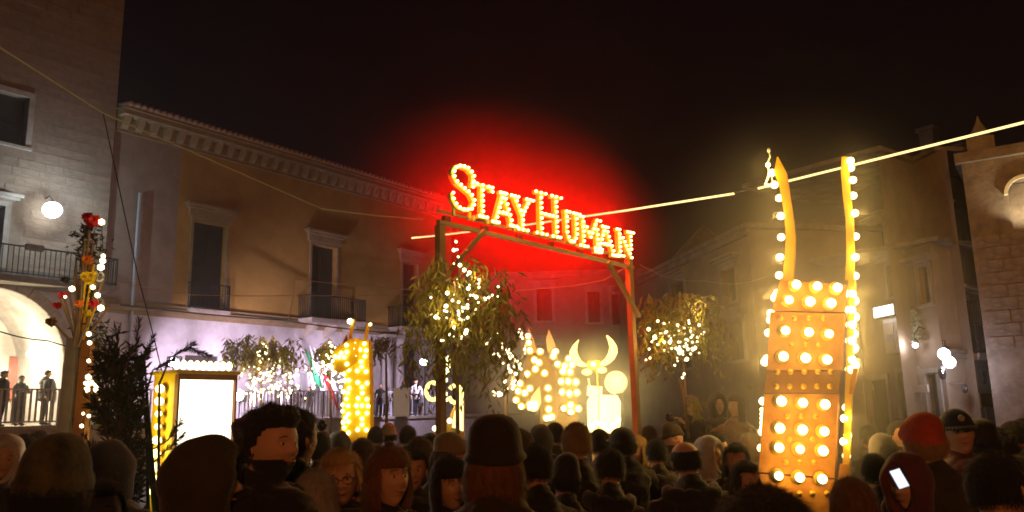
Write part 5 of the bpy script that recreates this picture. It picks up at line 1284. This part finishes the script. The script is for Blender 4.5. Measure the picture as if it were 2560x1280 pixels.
def person(px, ytop, D, yaw, label, arms='down', hair='short', hc=HB, hat=None, hatc=BLK, coat=BLK, scarf=None, glasses=False, beard=False, z0=0.0, group='people in the crowd', near=True, top=None, wide=1.0, skin=None):
    tp = at(px, ytop, D); hh = 1.72 + .012
    if hat in ('beanie', 'hood', 'cap'): hh += .02
    if hat == 'pompom': hh += .075
    if hat == 'felt': hh += .03
    if hair in ('curly',): hh += .02
    s_ = (tp.z - z0) / hh; tx, ty = R(PRG.uniform(-5, 5)), R(PRG.uniform(-6, 6)); wide *= PRG.uniform(.93, 1.07)
    r_ = at(px, ytop + 60, D)
    e = empty('person', (tp.x, tp.y, z0), R(yaw), label, 'person', group); e.scale = (s_ * wide, s_ * wide, s_); e.rotation_euler = (tx, ty, R(yaw))
    off = e.rotation_euler.to_matrix() @ Vector((0, 0, 1.6 * s_)); e.location.x -= off.x; e.location.y -= off.y
    def a(nm, me, mt=None): 
        return put(nm, me, e, (0, 0, 0), mat=mt)
    a('body', BODY[arms], skin); a('coat', COAT[arms], coat); a('trousers', TROUS); a('shoes', SHOES)
    if hat and hair: hair = 'hatbob' if hair in ('bob', 'long') else 'hatshort'
    if hair: a('hair', HAIR[hair], hc)
    if hat: a('hood' if hat == 'hood' else ('cap' if hat == 'cap' else 'hat'), HAT[hat], hatc)
    if scarf: a('scarf', HAT['scarf'], scarf)
    elif hat != 'hood' and PRG.random() < .5: a('hood', HAT['hooddown'], coat)
    if beard: a('beard', BEARD, hc)
    if near: a('eye', EYES[0]); a('eye', EYES[1]); a('brows', BROWS); a('lips', LIPS)
    if glasses: a('glasses', GLAS)
    return e
# --- close to the camera
person(672, 998, 2.9, 62, 'tall dark-haired man turned right with short beard, biggest head in front of the terrace', hair='curly', hc=HB, beard=True, coat=BLK, wide=1.04)
person(738, 1012, 3.5, 150, 'dark-haired person directly behind the tall bearded man', hair='short', hc=HB, coat=BLK)
person(512, 1090, 2.7, 100, 'hooded person silhouetted against the white panel of the light box', hat='hood', hatc=OLV, coat=OLV, arms='hold')
person(140, 1062, 2.0, 190, 'blurred foreground person in a dark patterned knit hat at the left edge', hat='beanie', hatc=cm('patterned_knit', (.02, .02, .014), (.10, .085, .025)), coat=BLK, hair='short')
person(853, 1112, 3.5, 12, 'smiling blonde woman with dark-rimmed glasses facing the camera', hair='long', hc=HBL, glasses=True, coat=NAV, scarf=GRY)
person(968, 1108, 3.2, 42, 'woman with short auburn hair looking down to the right', hair='bob', hc=HRD, coat=BLK, arms='hold')
person(1122, 1128, 3.5, 30, 'smiling woman with dark fringe in front of the felt hat wearer', hair='bob', hc=HB, coat=BLK, arms='hold')
person(1125, 1070, 4.3, 60, 'woman in a cream knit hat between the dark fringe and the left post', hat='beanie', hatc=CRM, hair='bob', hc=HBR, coat=GRY)
person(1232, 1024, 2.95, 160, 'person in a large dark felt hat, back turned, at the middle front', hat='felt', hatc=cm('felt_dark', (.030, .019, .012)), hair='bob', hc=HRD, coat=BRN, scarf=OLV)
person(1440, 1052, 4.6, 175, 'man with short light hair seen from behind below the horned lantern', hair='short', hc=CAM_, coat=BLK, wide=1.05)
person(1386, 1052, 7.4, 185, 'small dark head below the donkey figure', hair='short', coat=BLK)
person(1498, 1070, 6.0, 182, 'dark-haired person below the blazing drum lantern', hair='short', hc=HB, coat=NAV)
person(1556, 1054, 5.6, 200, 'person in a dark flat cap just left of the right sign post', hat='cap', hatc=BLK, coat=BLK)
person(1340, 1105, 3.9, 195, 'dark-coated person right of the felt hat, head low', hair='short', hc=HB, coat=BLK)
person(1675, 1032, 6.6, 20, 'bearded man in a brown pompom hat and thick brown coat', hat='pompom', hatc=BRN, coat=OLV, beard=True, hc=HBR, wide=1.15)
person(1712, 1092, 4.5, 182, 'balding man seen from behind below the weeping tree', hair='bald', hc=HB, coat=BLK, wide=1.1)
bearkid = person(1728, 984, 8.2, 10, 'child in a pale bear-ear hat raised above the crowd', hat='beanie', hatc=CRM, coat=BLK, arms='hold', z0=.38)
person(1791, 980, 8.3, 5, 'round-faced man in black standing on the block, middle of three', hair='bald', coat=BLK, hat='hood', z0=.38, skin=SK2)
person(1838, 988, 8.0, -50, 'long-haired woman in a salmon coat pointing to the left', hair='long', hc=HBR, coat=SAL, arms='point', z0=.38)
person(1768, 1088, 5.6, 40, 'small child in a white hood looking up', hat='hood', hatc=WHT, coat=WHT)
person(1782, 1078, 5.9, 60, 'woman in profile bending over the child in the white hood', hair='bun', hc=HB, coat=BLK)
person(1838, 1106, 5.4, -15, 'pale-faced girl with long dark hair and clasped hands left of the big giraffe', hair='long', hc=HB, coat=BLK, arms='hold')
person(1905, 1190, 1.55, 185, 'dark round head closest to the camera in front of the big giraffe', hair='short', hc=HB, coat=BLK, wide=1.1)
person(2128, 1190, 3.3, 175, 'blurred auburn head at the foot of the big giraffe', hair='bob', hc=HRD, coat=MAR)
person(2302, 1020, 3.7, 195, 'person in a rust knitted beanie and brown jacket with a green hood', hat='beanie', hatc=RED, hair='short', hc=HBL, coat=OLV, scarf=GRN, arms='hold', wide=1.06)
capman = person(2383, 1001, 4.3, -10, 'man in a dark cap with a round badge, facing the camera', hat='cap', hatc=NAV, hair='short', hc=HBR, coat=MAR)
person(2474, 1108, 2.5, 130, 'dark-haired youth in the right foreground, back turned', hair='short', hc=HB, coat=NAV)
person(2448, 1040, 4.8, 200, 'person in a loose black hat behind the capped man', hat='beanie', hatc=BLK, coat=BLK, scarf=CRM)
person(2528, 1050, 6.2, 170, 'dark head at the far right, left of the edge pair', hair='short', coat=BLK)
person(2556, 1046, 6.6, 150, 'person in a maroon coat cut by the right edge', hair='bun', coat=MAR)
person(2246, 1045, 6.4, 10, 'ruddy face looking out left of the rust beanie', hair='short', coat=BLK, skin=SK2)
person(2262, 1128, 3.6, -50, 'person in an orange-lit red jacket beside the phone screen', hat='hood', hatc=MAR, coat=MAR, arms='hold')
# --- middle of the crowd
rows = [
 (800, 1052, 5.6, 185, 'person in a tall dark winter hat below the silvery terrace tree', 'pompom', BLK, 'short', HB, BLK),
 (765, 1092, 6.2, 190, 'low dark head between the bearded man and the tall winter hat', None, None, 'short', HBR, BLK),
 (846, 1078, 6.8, 170, 'grey-hooded person behind the blonde woman', 'hood', GRY, None, HB, GRY),
 (905, 1092, 5.6, 175, 'person with wavy brown hair in front of the small giraffe foot', None, None, 'bob', HBR, BLK),
 (940, 1062, 8.0, 180, 'small dark head just right of the small giraffe', None, None, 'short', HB, BLK),
 (972, 1052, 8.6, 190, 'person in a pale yellow beanie right of the small giraffe', 'beanie', CRM, 'short', HB, BLK),
 (1020, 1062, 8.2, 175, 'dark-haired person below the lectern', None, None, 'short', HB, NAV),
 (1048, 1088, 5.2, 165, 'long-haired woman seen from behind left of the cream hat', None, None, 'long', HBR, BLK),
 (1030, 1108, 4.2, 10, 'shadowed face between the auburn and the dark-fringed women', None, None, 'short', HB, BLK),
 (1072, 1076, 6.6, 180, 'black beanie left of the cream knit hat', 'beanie', BLK, 'short', HB, BLK),
 (790, 1172, 3.1, 205, 'grey-haired head low beside the blonde woman', None, None, 'bob', HG, BLK),
 (1300, 1070, 5.2, 200, 'dark head just right of the felt hat', None, None, 'bob', HBR, BRN),
 (1350, 1062, 7.0, 170, 'dark hooded head left of the small dark head', 'hood', BLK, None, HB, BLK),
 (1412, 1120, 4.1, 190, 'black beanie in front of the light-haired man', 'beanie', BLK, 'short', HB, BLK),
 (1590, 1085, 6.3, -30, 'fair-haired woman just left of the right post foot', None, None, 'bob', HBL, BLK),
 (1622, 1062, 8.4, 180, 'small head between the right post and the pompom hat', None, None, 'short', HBR, BLK),
 (1640, 1092, 5.8, 185, 'dark collar and head left of the balding man', None, None, 'short', HB, BRN),
 (1525, 1110, 4.4, 175, 'black-coated shoulders in front of the flat cap', None, None, 'short', HB, BLK),
 (1872, 1080, 6.4, 190, 'brown-haired head by the glowing side strip of the big giraffe', None, None, 'bob', HBR, OLV),
 (1858, 1150, 4.4, 20, 'small girl in a pink-red coat holding her hands together', None, None, 'long', HB, RED),
 (2170, 1060, 7.6, 180, 'dark head right of the big giraffe ear', None, None, 'short', HB, BLK),
 (2205, 1082, 6.0, 185, 'black hood right of the big giraffe', 'hood', BLK, None, HB, BLK),
 (2185, 1130, 4.6, 170, 'wide dark back right of the auburn head', None, None, 'short', HB, BLK),
 (2500, 1062, 5.6, 160, 'dark wavy hair behind the youth', None, None, 'curly', HB, BLK),
 (2420, 1062, 5.2, 175, 'low dark head beside the capped man', None, None, 'short', HBR, BLK),
 (58, 1082, 5.5, 160, 'dark head at the left edge behind the patterned hat', None, None, 'short', HB, BLK),
 (96, 1070, 6.2, 200, 'person in a black beanie in front of the bright arch railing', 'beanie', BLK, 'short', HB, BLK),
 (18, 1084, 4.9, 30, 'person in a white headscarf cut by the left edge', 'hood', WHT, None, HB, BLK),
 (272, 1100, 3.9, 170, 'hooded dark figure under the evergreen', 'hood', BLK, None, HB, BLK),
 (250, 1180, 2.6, 30, 'dim red-lit face low beside the patterned hat', None, None, 'short', HB, MAR),
 (620, 1110, 4.6, 175, 'dark head beside the right frame of the light box', None, None, 'short', HB, BLK),
 (590, 1125, 3.9, 185, 'dark hood right of the silhouetted hooded person', 'hood', BLK, None, HB, BLK),
]
for (x, y, D, yw, lb, ht, htc, hr_, hc_, ct) in rows:
    person(x, y, D, yw, lb, hair=hr_, hc=hc_, hat=ht, hatc=htc or BLK, coat=ct, near=(abs(yw) < 90))
# --- on the terrace
T_ = [
 (1008, 952, 33.2, 95, 'balding speaker in blue at the lectern', 'bald', BLU), (1040, 948, 34.6, 10, 'musician in white by the dark doorway', 'short', WHT),
 (952, 958, 34.6, 5, 'dark-skinned man in black left of the speaker', 'short', BLK), (926, 968, 34, 0, 'person in white right behind the small giraffe', 'short', WHT),
 (968, 968, 34.2, 0, 'person in white with a hair bun, left of the speaker', 'bun', WHT), (985, 972, 34.4, 10, 'small person tucked beside the speaker', 'short', MAR),
 (730, 968, 32, 20, 'woman in a red jacket below the white banner', 'bob', MAR), (775, 966, 32.4, -10, 'person in a dark jacket under the tricolour', 'short', NAV),
 (748, 972, 32.6, 0, 'person in salmon between the red and dark jackets', 'bob', SAL), (710, 965, 31.5, 10, 'person in a white robe left of the red jacket', 'short', WHT),
 (120, 924, 27.6, 120, 'slim silhouette leaning in the bright arch', 'short', BLK), (55, 938, 26.6, 60, 'silhouette with arms on the railing in the bright arch', 'short', BLK),
 (12, 925, 25.8, 80, 'bulky silhouette in the arch at the left edge', 'curly', BLK), (640, 970, 30.5, 0, 'person in a pale coat behind the leftmost slatted barrier', 'short', CRM)]
for (x, y, D, yw, lb, hr_, ct) in T_:
    tp = at(x, y, D); person(x, y, D, yw, lb, arms='hold' if x in (1008, 968, 55) else 'down', hair=hr_, hc=HB if x != 1008 else HG, coat=ct, z0=TERR, group='people on the terrace', near=False)
# --- things they hold
def held(name, px, py, D, lbl, cat, fn): e = empty(name, at(px, py, D), 0, lbl, cat); fn(e, at(px, py, D)); return e
def phone(e, p):
    m_ = MB(); m_.bar(p + Vector((-.012, .02, .035)), p + Vector((.008, -.01, -.035)), .045, .008, (1, 0, .3)); m_.build('case', M_dark, e)
    m_ = MB(); m_.bar(p + Vector((-.011, .009, .032)), p + Vector((.007, -.021, -.032)), .040, .005, (1, 0, .3)); m_.build('screen', G_phone, e)
held('phone', 2248, 1196, 3.3, 'lit phone held low beside the rust beanie', 'phone', phone)
def stick(e, p):
    m_ = MB(); m_.tube([at(1700, 945, 7.7), at(1712, 1010, 7.7), at(1722, 1095, 7.8)], .016, 8); m_.build('shaft', M_stick, e, True)
    random.seed(2); it = [(at(1740 + random.gauss(0, 7), random.uniform(1000, 1040), 7.6), Vector((random.gauss(0, .6), random.gauss(0, .6), -1)), .08, .02) for k in range(60)]; leafmesh('leaves', it, M_leaf, e)
held('branch_staff', 1712, 1010, 7.7, 'thin staff with a leafy sprig held before the bear-ear hat', 'staff', stick)
m_ = MB(); m_.tube([HC + Vector((0, -.098, .078)), HC + Vector((0, -.112, .074))], .016, 12); put('cap_badge', m_.mesh('cap_badge', M_pale), capman)
for s_ in (-1, 1):
    m_ = MB(); m_.ell(HC + Vector((s_ * .062, -.005, .118)), (.024, .014, .026), 10, 8); put('hat_ear', m_.mesh('hat_ear', CRM, True), bearkid)

# ================================================================== FIXTURES ADDED FOR THE UNSEEN FILL LIGHTS
e = empty('fill_light', (2, 12, 11.8), 0, 'shade on a wire added for the unseen fill light over the square', 'street lamp')
m_ = MB(); m_.tube([(2, 12, 12.0), (2, 12, 11.75)], [.06, .24], 14); m_.build('shade', M_dark, e, True)
m_ = MB(); m_.tube([Vector((2, 12, 12.0)), Vector((9, 10.5, 12.1)), Vector((18, 8, 12.8))], .006, 5); m_.build('wire', M_cable, e)
for (x, y, h_, lb_) in ((9, 12, 9.0, 'tall post and shade added for the unseen fill light at the right'), (.8, -6, 4.4, 'low post and shade added for the unseen fill light behind the camera')):
    e = empty('fill_light', (x, y, 0), 0, lb_, 'street lamp')
    m_ = MB(); m_.tube([(x + .5, y - .3, 0), (x + .5, y - .3, h_ + .3), (x + .3, y - .2, h_ + .5), (x, y, h_ + .45)], [.07, .045, .035, .03], 8); m_.build('post', M_dark, e, True)
    m_ = MB(); m_.tube([(x, y, h_ + .5), (x, y, h_ + .42)], [.1, .22], 12); m_.build('shade', M_dark, e, True)
